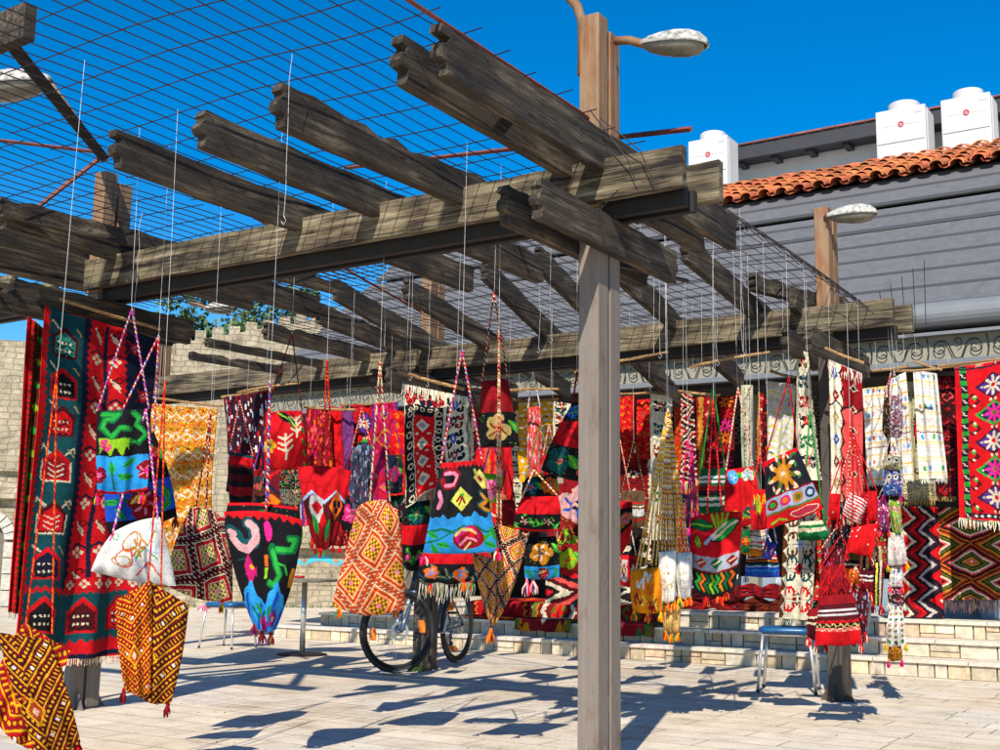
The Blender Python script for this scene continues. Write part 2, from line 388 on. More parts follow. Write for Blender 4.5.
# ------------------------------------------------------------------ trees behind the wall
def tree(loc, h, rad, seed, label, mat):
    r = random.Random(seed); T = thing('broadleaf_tree', loc, label, 'tree', 'trees beyond the fortress wall'); loc = Vector(loc)
    tr = MB(); top = loc+Vector((r.uniform(-.3, .3), r.uniform(-.3, .3), h*.62))
    tr.tube([loc, loc.lerp(top, .5)+Vector((.1, 0, 0)), top], [.22, .17, .1], 8)
    cl = []
    for k in range(26):
        a = r.uniform(0, 2*math.pi); rr = rad*math.sqrt(r.random()); z = h*.55 + (h*.45)*r.random()*(1-.5*(rr/rad)**2)
        c = loc+Vector((rr*math.cos(a), rr*math.sin(a), z)); cl.append((c, r.uniform(.35, .75)))
        if k < 9: tr.tube([loc+Vector((0, 0, h*.4)), c.lerp(loc+Vector((0, 0, h*.5)), .5), c], [.09, .05, .02], 5)
    tr.build('trunk', M_bark, T)
    cr = MB()
    for c, cr_ in cl:
        for k in range(330):
            d = Vector((r.gauss(0, 1), r.gauss(0, 1), r.gauss(0, .8))).normalized()*cr_*r.uniform(.5, 1.08)
            p = c+d; a = Vector((r.gauss(0, 1), r.gauss(0, 1), r.gauss(0, 1))).normalized()*.075; b_ = a.cross(Vector((r.gauss(0, 1), r.gauss(0, 1), r.gauss(0, 1)))).normalized()*.05
            cr.add([p-a, p-b_, p+a, p+b_], [(0, 1, 2, 3)])
    cr.build('crown', mat, T)
for k, (u, v, D, h, rad, lab, mt) in enumerate([(188, 296, 27, 7.3, 1.5, 'dark green tree crown above the left end of the battlements', M_leaf),
        (238, 330, 30, 7.5, 1.4, 'pale green tree crown in the middle of the row above the battlements', M_leafl),
        (285, 330, 28, 7.3, 1.2, 'smaller green tree crown at the right of the row above the battlements', M_leaf)]):
    d = ray(u, v); d = d/np.linalg.norm(d[:2]); p = CAM + d*D
    tree((p[0], p[1], 0), h, rad, 30+k, lab, mt)

# ------------------------------------------------------------------ shop building
SX0, SX1 = -10.9, 6.0
SH = thing('shop_building', (SX0, 11.5, .45), 'long shop building with sloping grey slatted awning and terracotta eave', 'building')
aw_b = Vector((0, 11.25, 3.36)); aw_t = Vector((0, 13.9, 5.52)); av = aw_t-aw_b; an = Vector((0, -av.z, av.y)).normalized()
ns_ = 9
for k in range(ns_):
    a = aw_b+av*(k/ns_); b_ = aw_b+av*((k+1)/ns_)
    gapt = .012 if k != 6 else .15
    b2 = b_-av.normalized()*gapt
    m1 = MB(); lift = an*(.012 if k != 5 else .03)
    m1.prism([(SX0+.05, *(a+lift)[1:]), (SX0+.05, *(b2)[1:]), (SX0+.05, *(b2-an*.02)[1:]), (SX0+.05, *(a+lift-an*.045)[1:])], (SX1-SX0-.05, 0, 0))
    m1.build('awning_slat', M_awning, SH)
    m2 = MB(); m2.prism([(SX0+.05, *(a+lift+an*.012)[1:]), (SX0+.05, *(a+lift+an*.012+av.normalized()*.010)[1:]), (SX0+.05, *(a+lift+av.normalized()*.010)[1:]), (SX0+.05, *(a+lift-an*.02-av.normalized()*.012)[1:])], (SX1-SX0-.05, 0, 0), )
    m2.build('slat_lip', M_awnlip, SH)
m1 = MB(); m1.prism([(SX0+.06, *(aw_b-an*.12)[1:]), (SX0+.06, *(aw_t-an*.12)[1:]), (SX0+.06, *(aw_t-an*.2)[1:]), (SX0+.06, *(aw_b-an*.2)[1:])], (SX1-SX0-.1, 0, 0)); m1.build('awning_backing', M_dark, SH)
# curved gutter
pf = [(11.10+.17*math.cos(a), 3.20+.14*math.sin(a)) for a in [math.pi*(.5+.75*k/9) for k in range(10)]]
poly = [(SX0, y, z) for y, z in pf] + [(SX0, 11.25, 3.07), (SX0, 11.28, 3.34)]
gm = MB(); gm.prism(poly, (SX1-SX0, 0, 0)); gm.build('gutter', M_gutter, SH)
fr = MB(); fr.box(SX0, 11.12, 2.78, SX1, 11.18, 3.02); fr.build('frieze', M_frieze, SH)
rl = MB(); rl.box(SX0, 11.02, 3.02, SX1, 11.12, 3.05); rl.box(SX0, 11.02, 2.74, SX1, 11.12, 2.79); rl.build('frieze_rail', M_gutter, SH)
sc = MB(); x = SX0+.2
def spiral(cx, cz, r, a0, turns, sgn):
    return [(cx+r*(1-.8*t)*math.cos(a0+sgn*turns*2*math.pi*t), 11.085, cz+r*(1-.8*t)*math.sin(a0+sgn*turns*2*math.pi*t)) for t in [j/18 for j in range(19)]]
while x < SX1-.5:
    sc.tube(spiral(x, 2.90, .085, 0, 1.4, 1), .006, 4); sc.tube(spiral(x+.30, 2.90, .085, math.pi, 1.4, -1), .006, 4)
    sc.tube([(x+.085, 11.085, 2.9), (x+.12, 11.085, 2.81), (x+.15, 11.085, 2.80), (x+.18, 11.085, 2.81), (x+.215, 11.085, 2.9)], .006, 4)
    sc.tube(spiral(x+.15, 2.96, .045, -math.pi/2, 1.1, 1), .005, 4)
    sc.tube([(x+.40, 11.085, 2.80), (x+.42, 11.085, 2.9), (x+.40, 11.085, 3.01)], .006, 4)
    x += .52
sc.build('iron_scrollwork', M_darksteel, SH)
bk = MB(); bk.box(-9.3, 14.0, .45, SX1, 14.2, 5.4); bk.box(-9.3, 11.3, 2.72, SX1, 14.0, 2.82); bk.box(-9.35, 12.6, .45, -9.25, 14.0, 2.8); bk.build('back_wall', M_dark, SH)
pl = MB(); pl.box(-6.2, 12.05, .452, SX1, 12.2, .80); pl.build('plinth', M_plinth, SH)
gr_ = MB()
for j in range(7):
    for k in range(12):
        x, z = -5.05+k*.10+(.05 if j % 2 else 0), 2.28+j*.085
        gr_.tube([(x-.05, 12.3, z), (x-.025, 12.3, z+.03), (x+.025, 12.3, z+.03), (x+.05, 12.3, z)], .004, 4); gr_.tube([(x+.05, 12.3, z), (x+.025, 12.3, z-.03), (x-.025, 12.3, z-.03), (x-.05, 12.3, z)], .004, 4)
gr_.build('window_grille', M_frieze, SH)
for k in range(6):
    cl_ = MB(); xx = -9.2+k*2.3; cl_.box(xx, 11.9, .453, xx+.12, 12.02, 2.75); cl_.build('column', M_plinth if k > 2 else M_frieze, SH)
# tile roof: barrel columns that run up the slope
ey, ez, ty, tz = 13.72, 5.50, 15.5, 6.30
tl = MB(); x = -6.6; NS = 7
slope = (tz-ez)/(ty-ey)
def tilecol(sel):
    rr = random.Random(5)
    m_ = MB(); x = -8.2
    while x < SX1:
        for r in range(NS):
            y0 = ey+(ty-ey)*r/NS-.03; y1 = ey+(ty-ey)*(r+1)/NS+.02
            z0 = ez+slope*(y0-ey)+.028; z1 = ez+slope*(y1-ey)
            jx = rr.uniform(-.01, .01); jz = rr.uniform(-.008, .012)
            kk = rr.uniform(.6, 1.35); col = (.56*kk, .15*kk*rr.uniform(.85, 1.3), .048*kk)
            vv = []; n_ = 8
            for (yy, zz, ra) in ((y0, z0, .088), (y1, z1, .076)):
                for q in range(n_+1):
                    a = math.pi*q/n_; vv.append((x+jx+ra*math.cos(a), yy, zz+jz+ra*.85*math.sin(a)))
                for q in range(n_+1):
                    a = math.pi*(n_-q)/n_; vv.append((x+jx+(ra-.014)*math.cos(a), yy, zz+jz+(ra-.014)*.85*math.sin(a)))
            c2 = 2*(n_+1); fs = [(q, (q+1) % c2, c2+(q+1) % c2, c2+q) for q in range(c2)]
            for q in range(n_): fs.append((q, q+1, c2-2-q, c2-1-q))
            m_.add(vv, fs, col)
            # valley tile
            kk = rr.uniform(.55, 1.1); col = (.40*kk, .10*kk, .035*kk); vv = []
            for (yy, zz) in ((y0, z0), (y1, z1)):
                for q in range(5):
                    a = math.pi*q/4; vv.append((x+.115+.075*math.cos(a), yy, zz+.012-.06*math.sin(a)+jz))
            m_.add(vv, [(q, q+1, 6+q, 5+q) for q in range(4)], col)
        x += .23
    return m_
def m_tilecol():
    m = m_stonecol(); m.name = 'terracotta_tiles'; return m
M_tc = m_tilecol()
tilecol(0).build('roof', M_tc, SH)
ub = MB(); ub.prism([(SX0+1, ey+.06, ez-.07), (SX0+1, ty, tz-.1), (SX0+1, ty, tz-.2), (SX0+1, ey+.06, ez-.2)], (SX1-SX0-1, 0, 0)); ub.build('eave_board', M_fascia, SH)
uw = MB(); uw.box(-6.7, 17.0, 5.4, SX1, 17.3, 7.14); uw.build('upper_wall', M_plaster, SH)
flat = MB(); flat.box(-9.0, 15.4, 5.9, SX1, 17.0, 6.2); flat.build('flat_roof', M_plaster, SH)
uf = MB(); uf.box(-6.75, 16.55, 7.10, SX1, 16.62, 7.32); uf.box(-6.75, 16.62, 7.145, SX1, 17.4, 7.20); uf.build('upper_fascia', M_fascia, SH)
for k in range(18):
    cb = MB(); cb.box(-6.5+k*.55, 16.70, 7.08, -6.4+k*.55, 17.0, 7.143); cb.build('rafter_end', M_fascia, SH)
ut = MB(); x = -6.8
while x < SX1:
    kk = rnd.uniform(.7, 1.2); ut.box(x, 16.52, 7.323, x+.2, 16.75, 7.342+rnd.uniform(0, .010), (.28*kk, .09*kk, .05*kk)); x += .215
ut.build('upper_roof_tiles', M_tc, SH)

# ------------------------------------------------------------------ air-conditioning units on the roof
def ac(u0, u1, vt, label):
    Y = 15.8
    a = aty(u0, vt, Y); b_ = aty(u1, vt, Y); x0, x1 = a[0], b_[0]; z1 = (a[2]+b_[2])/2; z0 = 6.15
    T = thing('air_conditioner', ((x0+x1)/2, Y, z0), label, 'air conditioner', 'white air conditioning units on the tiled roof')
    W = x1-x0; D = W*.72
    b = MB(); b.box(x0, Y, z0, x1, Y+D, z1); b.build('cabinet', M_white, T, bevel=.012)
    p = MB(); p.box(x0+.02, Y-.012, z0+.02, x1-.02, Y-.001, z0+(z1-z0)*.50); p.box(x0+.02, Y-.012, z0+(z1-z0)*.512, x1-.02, Y-.001, z1-.04); p.build('front_panel', M_white, T, bevel=.004)
    f = MB(); c = ((x0+x1)/2, Y+D/2); r = W*.30
    pts = [Vector((c[0], c[1], z1+.002)), Vector((c[0], c[1], z1+.05)), Vector((c[0], c[1], z1+.12)), Vector((c[0], c[1], z1+.13))]
    f.tube(pts, [r*1.04, r*1.04, r*1.04, r*.98], 28); f.build('fan_housing', M_white, T, smooth=False)
    lv = MB()
    for k in range(9): lv.box(x1+.001, Y+.05+k*(D-.1)/9, z0+.1, x1+.02, Y+.05+(k+.45)*(D-.1)/9, z1-.05)
    lv.build('side_louvre', M_louvre, T)
    lo = MB(); cx, cz = (x0+x1)/2+.01, z0+(z1-z0)*.76
    lo.tube([(cx+.032*math.cos(q*math.pi/8), Y-.016, cz+.032*math.sin(q*math.pi/8)) for q in range(17)], .009, 5)
    lo.box(cx-.014, Y-.02, cz-.004, cx+.014, Y-.0125, cz+.004); lo.build('round_logo', M_red, T)
    tx = MB()
    for s_ in (-1, 1):
        for k in range(6):
            xx = cx+s_*(.075+k*.034); tx.box(xx-.011, Y-.016, cz-.012, xx-.006, Y-.0125, cz+.012); tx.box(xx-.006, Y-.016, cz-.012, xx+.009, Y-.0125, cz-.006 if k % 2 else cz+.0)
    tx.build('lettering', M_greyprint, T)
    pt = MB(); pt.box(x1-W*.22, Y-.016, z1-.11, x1-W*.06, Y-.0125, z1-.07); pt.build('name_plate', M_greyprint, T)
ac(688, 727, 138, 'white rooftop air conditioner furthest left, partly behind the pergola beam end')
ac(875, 925, 108, 'white rooftop air conditioner with round fan housing, in the middle of three')
ac(940, 990, 96, 'white rooftop air conditioner at the right edge of the tiled roof')

# ================================================================== PERGOLAS
PX, PY, DX, DY = -2.554, 4.791, 3.561, 3.521
ZB, ZT = 2.565, 2.756          # planks of the main beams
def plank_y(mb, x, y0, y1, z0, z1, th, seed, front=True, back=True, rough=.006, broken=0):
    """a plank running along Y with carved ends; profile in (y,z), thickness along X"""
    r = random.Random(seed); H = z1-z0
    a_, b_, c_ = r.uniform(.3, 1.1), r.uniform(.2, 1.2), r.uniform(-.4, 1.5)
    ogee = [(.035*a_, 0), (.035*a_+r.uniform(-.008, .008), .30), (.0, .33), (-.018*b_, .45), (-.01*b_, .52), (.0, .60), (.030*a_, .68+r.uniform(-.03, .03)), (.030*a_+.01*c_, .80), (-.012*c_, .82), (-.012*c_+r.uniform(-.006, .02), 1.0)]
    pts = []
    if front:
        for dy, fz in ogee: pts.append((y0+dy*H/.17+.012, z0+fz*H))
    else: pts += [(y0, z0), (y0+r.uniform(-.01, .01), z0+.5*H), (y0, z1)]
    n = 26; L = y1-y0
    for k in range(1, n):
        yy = y0+L*k/n; dz = r.uniform(-rough, rough*.6)
        if r.random() < .10: dz -= r.uniform(.004, .016)
        if broken and abs(k/n-broken) < .22: dz -= r.uniform(0, .05)*(1-abs(k/n-broken)/.22)
        pts.append((yy, z1+dz))
    if back:
        for dy, fz in reversed(ogee): pts.append((y1-dy*H/.17*.8-.012, z0+fz*H))
    else: pts += [(y1, z1), (y1+r.uniform(-.015, .015), z0+.5*H), (y1+r.uniform(-.01, .01), z0)]
    for k in range(n-1, 0, -2): pts.append((y0+L*k/n, z0+r.uniform(-.003, .003)))
    mb.prism([(x-th/2, y, z) for y, z in pts], (th, 0, 0))
def plank_x(mb, x0, x1, y, z0, z1, th, seed, rough=.004):
    r = random.Random(seed); n = 36; L = x1-x0; top = []; bot = []
    for k in range(n+1):
        top.append((x0+L*k/n, z1+r.uniform(-rough, rough*.5))); bot.append((x0+L*k/n, z0+r.uniform(-.002, .002)))
    mb.prism([(x, y-th/2, z) for x, z in top+bot[::-1]], (0, th, 0))
def post(P, x, y, top, seed, mat=None):
    mat = mat or M_post
    for s in (-1, 1):
        m = MB(); yc = y+s*.06
        m.box(x-.0525, yc-.05, 0, x+.0525, yc+.05, 2.55)
        m.build('post', mat, P, bevel=.006)
        m = MB(); m.box(x-.0525, yc-.05, 2.552, x+.0525, yc+.05, top+(.0 if s < 0 else -.05)); m.build('mast', M_rust, P, bevel=.006)
    for z in (.25, 1.3, 2.1, 3.2):
        m = MB(); m.box(x-.045, y-.0098, z, x+.045, y+.0098, z+.08); m.build('spacer', mat, P)
    for s in (-1, 1):
        m = MB(); m.prism([(x-.004+s*.0, y+s*.111, 0), (x-.004, y+s*.19, 0), (x-.004, y+s*.111, .12)], (.008, 0, 0)); m.build('gusset', mat, P)
        m = MB(); m.prism([(x+s*.0535, y-.06, 0), (x+s*.12, y-.06, 0), (x+s*.0535, y-.06, .12)], (0, .008, 0)); m.build('gusset', mat, P)
def brackets(P, x, y, sd):
    for k, (dx, f) in enumerate(((-.082, 0), (.082, 0))):
        m = MB(); plank_y(m, x+dx, y-.74, y+.66, 2.335, 2.50, .052, sd+k); m.build('bracket', M_woody, P)
def beams(P, x0, x1, y, sd):
    for k, dy in enumerate((-.138, .138)):
        m = MB(); plank_x(m, x0+(0 if k == 0 else -.02), x1+(0 if k == 0 else .06), y+dy, ZB if k else ZB, ZT, .05, sd+k); m.build('beam', M_wood, P)
    m = MB()
    for dy in (-.05, .05): m.box(x0+.03, y+dy-.02, 2.502, x1-.03, y+dy+.02, 2.60)
    m.build('steel_rail', M_darksteel, P)
def joist(P, x, y0, y1, seed, z0=2.68, z1=2.85, dz=0, front=True, back=False, th=.055, broken=0, rot=0, rough=.008, slope=0, yp=None):
    m = MB(); plank_y(m, 0, y0, y1, z0, z1, th, seed, front, back, rough, broken)
    r = random.Random(seed); yc = (y0+y1)/2 if yp is None else yp; tilt = r.uniform(-.01, .01)
    mt = Matrix.Translation((x, yc, dz)) @ Matrix.Rotation(rot+r.uniform(-.002, .002), 4, 'Z') @ Matrix.Translation((0, 0, z0)) @ Matrix.Rotation(r.uniform(-.05, .05), 4, 'Y') @ Matrix.Rotation(slope, 4, 'X') @ Matrix.Translation((0, -yc, -z0))
    m.v = [tuple(mt @ Vector(p)) for p in m.v]
    m.build('joist', M_woody, P)

P1 = thing('pergola', (PX, PY, 0), 'weathered wooden pergola with carved joists on four steel posts, spanning the centre of the square', 'pergola')
xb0, xb1 = PX-DX-.02, PX+.5
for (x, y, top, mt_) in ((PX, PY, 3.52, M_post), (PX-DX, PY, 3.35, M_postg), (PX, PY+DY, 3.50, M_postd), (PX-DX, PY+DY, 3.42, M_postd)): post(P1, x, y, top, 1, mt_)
for i, (x, y) in enumerate(((PX, PY), (PX-DX, PY), (PX, PY+DY), (PX-DX, PY+DY))): brackets(P1, x, y, 50+i*2)
beams(P1, xb0, xb1, PY, 60); beams(P1, xb0, xb1, PY+DY, 64)
for i, (x, y_) in enumerate(((-4.33, 3.36), (-3.79, 3.38))): joist(P1, x, y_, 6.30, 70+i)
joist(P1, -3.26, 3.31, 6.20, 75, z0=2.665, broken=.30, rough=.014, slope=.015)
joist(P1, -2.64, 3.31, 6.20, 77, z0=2.70, z1=2.885); joist(P1, -2.47, 3.33, 6.25, 78, z0=2.705, z1=2.89)
def joist_far(P, cross, front, seed, yend=9.55, H=.165, **kw):
    c = aty(*cross, 8.15); x = c[0]; f = atx(*front, x)
    sl = (c[2]-f[2])/(c[1]-f[1]); joist(P, x, f[1], yend, seed, z0=c[2], z1=c[2]+H, slope=math.atan(sl), yp=8.15, **kw)
for i, (cr_, fr_) in enumerate((((755, 320), (681, 258)), ((673, 330), (606, 272)), ((606, 337), (530, 262)), ((545, 339), (478, 272)), ((487, 349), (402, 296)), ((430, 354), (331, 297)), ((394, 353), (314, 322)))):
    joist_far(P1, cr_, fr_, 80+i, broken=(.5 if i in (1, 6) else 0), rough=.010)
joist(P1, -2.72, 8.0, 9.5, 95, z0=2.70, z1=2.85, slope=-.19, yp=8.15, front=False)
joist(P1, -2.80, 7.85, 9.15, 88, z0=2.765, z1=2.88, dz=.10, rot=-.28, broken=.4, rough=.02, th=.08)

P2 = thing('pergola', (PX-2*DX, PY+DY, 0), 'neighbouring weathered wooden pergola at the left edge, behind the large red kilim', 'pergola')
for (x, y) in ((PX-2*DX, PY+DY), (PX-2*DX, PY)): post(P2, x, y, 3.4, 1); brackets(P2, x, y, 150)
beams(P2, PX-2*DX-.5, xb0-.75, PY, 160); beams(P2, PX-2*DX-.5, xb0-.03, PY+DY, 164)
joist(P2, -6.24, 3.5, 6.2, 170, z0=2.74, z1=2.90); joist(P2, -6.6, 3.5, 5.2, 171)
joist(P2, -5.88, 3.80, 6.55, 178, z0=2.72, z1=2.88, rot=.03)
joist(P2, -5.60, 3.75, 6.2, 179, z0=2.77, z1=2.87, rot=-.15, rough=.015)
for i, (cr_, fr_) in enumerate((((368, 362), (263, 338)), ((321, 368), (205, 346)), ((281, 374), (189, 359)))): joist_far(P2, cr_, fr_, 181+i, yend=9.4, H=(.13, .07, .07)[i], rough=.008)
# the near pergola over the camera's left shoulder: only one carved end shows
P3 = thing('pergola', (PX-DX, PY-DY, 0), 'dark carved pergola beam end at the upper left corner above the lamp', 'pergola')
m = MB(); plank_x(m, -6.6, -5.3, 1.27+.9, 2.60, 2.76, .05, 190);
e_ = aty(30, 25, 3.05)
m = MB(); plank_x(m, e_[0]-2.6, e_[0], 3.05, e_[2]-.07, e_[2]+.10, .06, 191)
m.build('beam', M_woody, P3)
m = MB(); e0 = Vector(aty(4, 36, 3.05)); e1 = Vector(aty(103, 157, 4.70)); m.tube([e0, e1], .042, 4); m.build('steel_brace', M_darksteel, P3)

# rusty angle bars between the masts
def bar(label, pts, r=.014, mat=M_redrust):
    T = thing('steel_bar', pts[0], label, 'steel bar', 'rusty steel bars around the masts')
    m = MB(); m.tube(pts, r, 4); m.build('bar', mat, T)
bar('rusty red angle bar crossing behind the front mast with its end in the sky', [aty(345, 168, 6.2), aty(691, 129, 5.0)], .014)
bar('thin dark red pipe running left from the left mast at the picture edge', [aty(-20, 138, 4.3), aty(96, 152, 4.75)], .012)
bar('rusty red brace slanting down left from the left mast', [aty(20, 221, 4.2), aty(100, 158, 4.70)], .014)
bar('long thin rusty bar behind the joists, slanting down right of the left mast', [aty(135, 150, 6.0), aty(480, 345, 9.4)], .012)
bar('dark flat bar running right from the front post under the wire mesh', [aty(618, 266, 5.0), aty(688, 281, 5.9)], .012, M_darksteel)

# ------------------------------------------------------------------ lamps
def lamp(label, head_u, head_v, Y, wpx, yawoff, arm_uv, mat_arm=M_rust, armY=None, tilt=0):
    """cobra head street lamp: shell, lens, arm"""
    c = Vector(aty(head_u, head_v, Y)); a = Vector(aty(arm_uv[0], arm_uv[1], armY or Y))
    T = thing('street_lamp', a, label, 'street lamp', 'old lamps on the pergola masts')
    D = abs(np.dot(np.array(c)-CAM, _fw)); L = wpx/FPX*D
    rot = Matrix.Translation(c) @ Matrix.Rotation(yawoff, 4, 'Z') @ Matrix.Rotation(tilt, 4, 'Y')
    prof = [(-.5, .04), (-.46, .10), (-.36, .15), (-.2, .20), (0, .235), (.2, .235), (.36, .19), (.46, .11), (.5, .03)]
    vv = []; n = 16
    for x, r in prof:
        for k in range(n+1):
            t = math.pi*k/n; vv.append(rot @ Vector((x*L, r*L*math.cos(t), r*L*math.sin(t)*1.0)))
    m = MB(); fs = []
    for i in range(len(prof)-1):
        for k in range(n): fs.append((i*(n+1)+k, i*(n+1)+k+1, (i+1)*(n+1)+k+1, (i+1)*(n+1)+k))
    m.add(vv, fs); o = m.build('lamp_shell', M_lens, T, smooth=True); s = o.modifiers.new('solid', 'SOLIDIFY'); s.thickness = .008
    m = MB(); vv = []
    prof2 = [(-.46, .02), (-.36, .11), (-.2, .165), (0, .2), (.2, .2), (.36, .15), (.44, .06)]
    for x, r in prof2:
        for k in range(n+1):
            t = math.pi*k/n; vv.append(rot @ Vector((x*L, r*L*math.cos(t), -r*L*math.sin(t)*.75)))
    fs = []
    for i in range(len(prof2)-1):
        for k in range(n): fs.append((i*(n+1)+k, (i+1)*(n+1)+k, (i+1)*(n+1)+k+1, i*(n+1)+k+1))
    m.add(vv, fs); m.build('lens', M_lens2, T, smooth=True)
    e = rot @ Vector((-.44*L, 0, .03*L)); m = MB(); m.tube([a, a.lerp(e, .5)+Vector((0, 0, .012)), e, rot @ Vector((-.2*L, 0, .04*L))], .021, 10); m.build('arm', mat_arm, T, smooth=True)
M_lens2 = simple('dusty_lens', (.15, .135, .10), .25, 0, .25, 30, .1)
lamp('lamp with open bowl on the arm of the front mast, against the sky', 674, 46, 4.79, 70, .25, (616, 41), tilt=.12)
lamp('lamp on the right hand mast, in front of the grey awning', 852, 216, 8.2, 50, .25, (826, 218))
lamp('shaded lamp at the far left edge under the wire mesh', 14, 88, 4.45, 82, math.pi+.45, (97, 152), M_rust, 4.75, .1)
lamp('small far lamp above the battlements, left of the trees', 221, 309, 8.31, 36, .3, (190, 303))
T = thing('lamp_arm', aty(577, 70, 4.75), 'curved rusty lamp pipe fixed to the left of the front mast', 'lamp arm')
m = MB(); m.tube([aty(582, 75, 4.72), aty(582, 22, 4.72), aty(577, 6, 4.70), aty(566, -6, 4.66), aty(540, -22, 4.55), aty(500, -40, 4.4)], .024, 12); m.build('pipe', M_rust, T, smooth=True)

# ------------------------------------------------------------------ wire mesh over the joists
def meshsheet(label, x0, x1, y0, y1, zf, sx, sy, seed, extra=0):
    r = random.Random(seed); T = MB(); rad = .003
    def P(x, y):
        return (x+.012*math.sin(y*2.1+x*3), y+.010*math.sin(x*2.7+y), zf(x, y))
    x = x0
    while x <= x1+.001:
        ya, yb = y0-r.uniform(0, .06), y1+r.uniform(0, extra)
        n = max(6, int((yb-ya)/.2)); T.tube([P(x, ya+(yb-ya)*k/n) for k in range(n+1)], rad, 4); x += sx
    y = y0
    while y <= y1+.001:
        xa, xb = x0-r.uniform(0, .05), x1+r.uniform(0, .06)
        n = max(6, int((xb-xa)/.2)); T.tube([P(xa+(xb-xa)*k/n, y) for k in range(n+1)], rad, 4); y += sy
    o = T.build('wire_mesh', M_wire); tag(o, label, 'wire mesh', 'wire mesh sheets laid over the pergola')
def zf1(x, y): return 2.935+.012*math.sin(x*4+y)+.01*math.sin(y*3.1-x)
def zf2(x, y):
    e = max(0, x+2.5); return 2.94+.012*math.sin(x*4+y) - .55*e - .8*e*e
meshsheet('wire mesh sheet over the front joists, seen against the blue sky', -5.0, -2.45, 2.35, 6.3, zf1, .0915, .238, 1)
meshsheet('wire mesh sheet over the middle joists, in front of the battlements', -7.2, -4.0, 6.2, 9.6, lambda x, y: zf1(x, y)+.01, .0915, .238, 2)
meshsheet('wire mesh sheet over the right hand joists with its edge bent down', -3.95, -2.14, 5.6, 9.3, zf2, .0915, .238, 3, .25)
meshsheet('wire mesh sheet at the left, in front of the left mast', -7.6, -5.05, 2.9, 6.4, lambda x, y: zf1(x, y)-.012, .0915, .238, 4)
m = MB(); T = thing('edge_rod', aty(400, -4, 3.2), 'dark rusty rod along the edge of the wire mesh above the front joists', 'rod')
m.tube([aty(396, -8, 3.0), aty(500, 60, 3.9), aty(580, 112, 4.6), aty(618, 140, 5.0), aty(632, 160, 5.15), aty(640, 185, 5.2)], .009, 6); m.build('rod', M_redrust, T)
m = MB()
for k in range(5): 
    x = -2.33+k*.075; m.tube([(x, 9.0, 2.72), (x-.02+.01*k, 8.95, 3.0+.05*k)], .003, 4)
tag(m.build('wire_ends', M_wire), 'bundle of bent up wire ends above the right beam end, before the grey awning', 'wire ends')
# wires sagging over the front beam end
m = MB()
for (a, b, c) in (((590, 110), (628, 160), (636, 182)), ((600, 118), (640, 150), (655, 186)), ((618, 190), (600, 210), (603, 235))):
    m.tube([aty(*a, 4.55), aty(*b, 4.58), aty(*c, 4.6)], .003, 4)
tag(m.build('loose_wires', M_wire), 'loose bent wires curling over the front beam end', 'wires')

# ================================================================== TEXTILES
PAL = dict(red='d0101a', dred='8c0f18', maroon='4e0c14', black='151318', navy='141a33', teal='0f4a50', dgreen='0a6a35', green='27a03a', lime='8cc21e',
    yellow='e8a812', lemon='f2dc4a', orange='ee6a12', cream='dccfae', white='e2ded6', tan='b79a5c', brown='5a3018', pink='e884a0', mag='c8186c', hot='f0288a',
    blue='1a4fc0', sky='2a9ae0', purple='5a2a80', grey='8a8a8e', coral='e0504a', lblue='a8c0e0', ochre='c47c14', olive='5e6a1e', rust='b84418', pale='f6c8a8', dbrown='2e1a12', lgrey='c4c0bc')
def K(c): return np.array(lin(PAL.get(c, c)))
def jig(X, Y, seed, w, h):
    # hand-woven irregularity: motifs drift and their edges step with the yarn
    rs = np.random.RandomState(seed % 9973); a = rs.uniform(0, 6.28, 6); px = 1.0/w
    dx = .012*np.sin(Y*9+a[0])+.008*np.sin(Y*23+X*5+a[1])+rs.uniform(-.55, .55, X.shape)*px
    dy = (.012*np.sin(X*8+a[2])+.008*np.sin(X*19+Y*4+a[3]))*w/h+rs.uniform(-.4, .4, X.shape)/h
    return X+dx, Y+dy
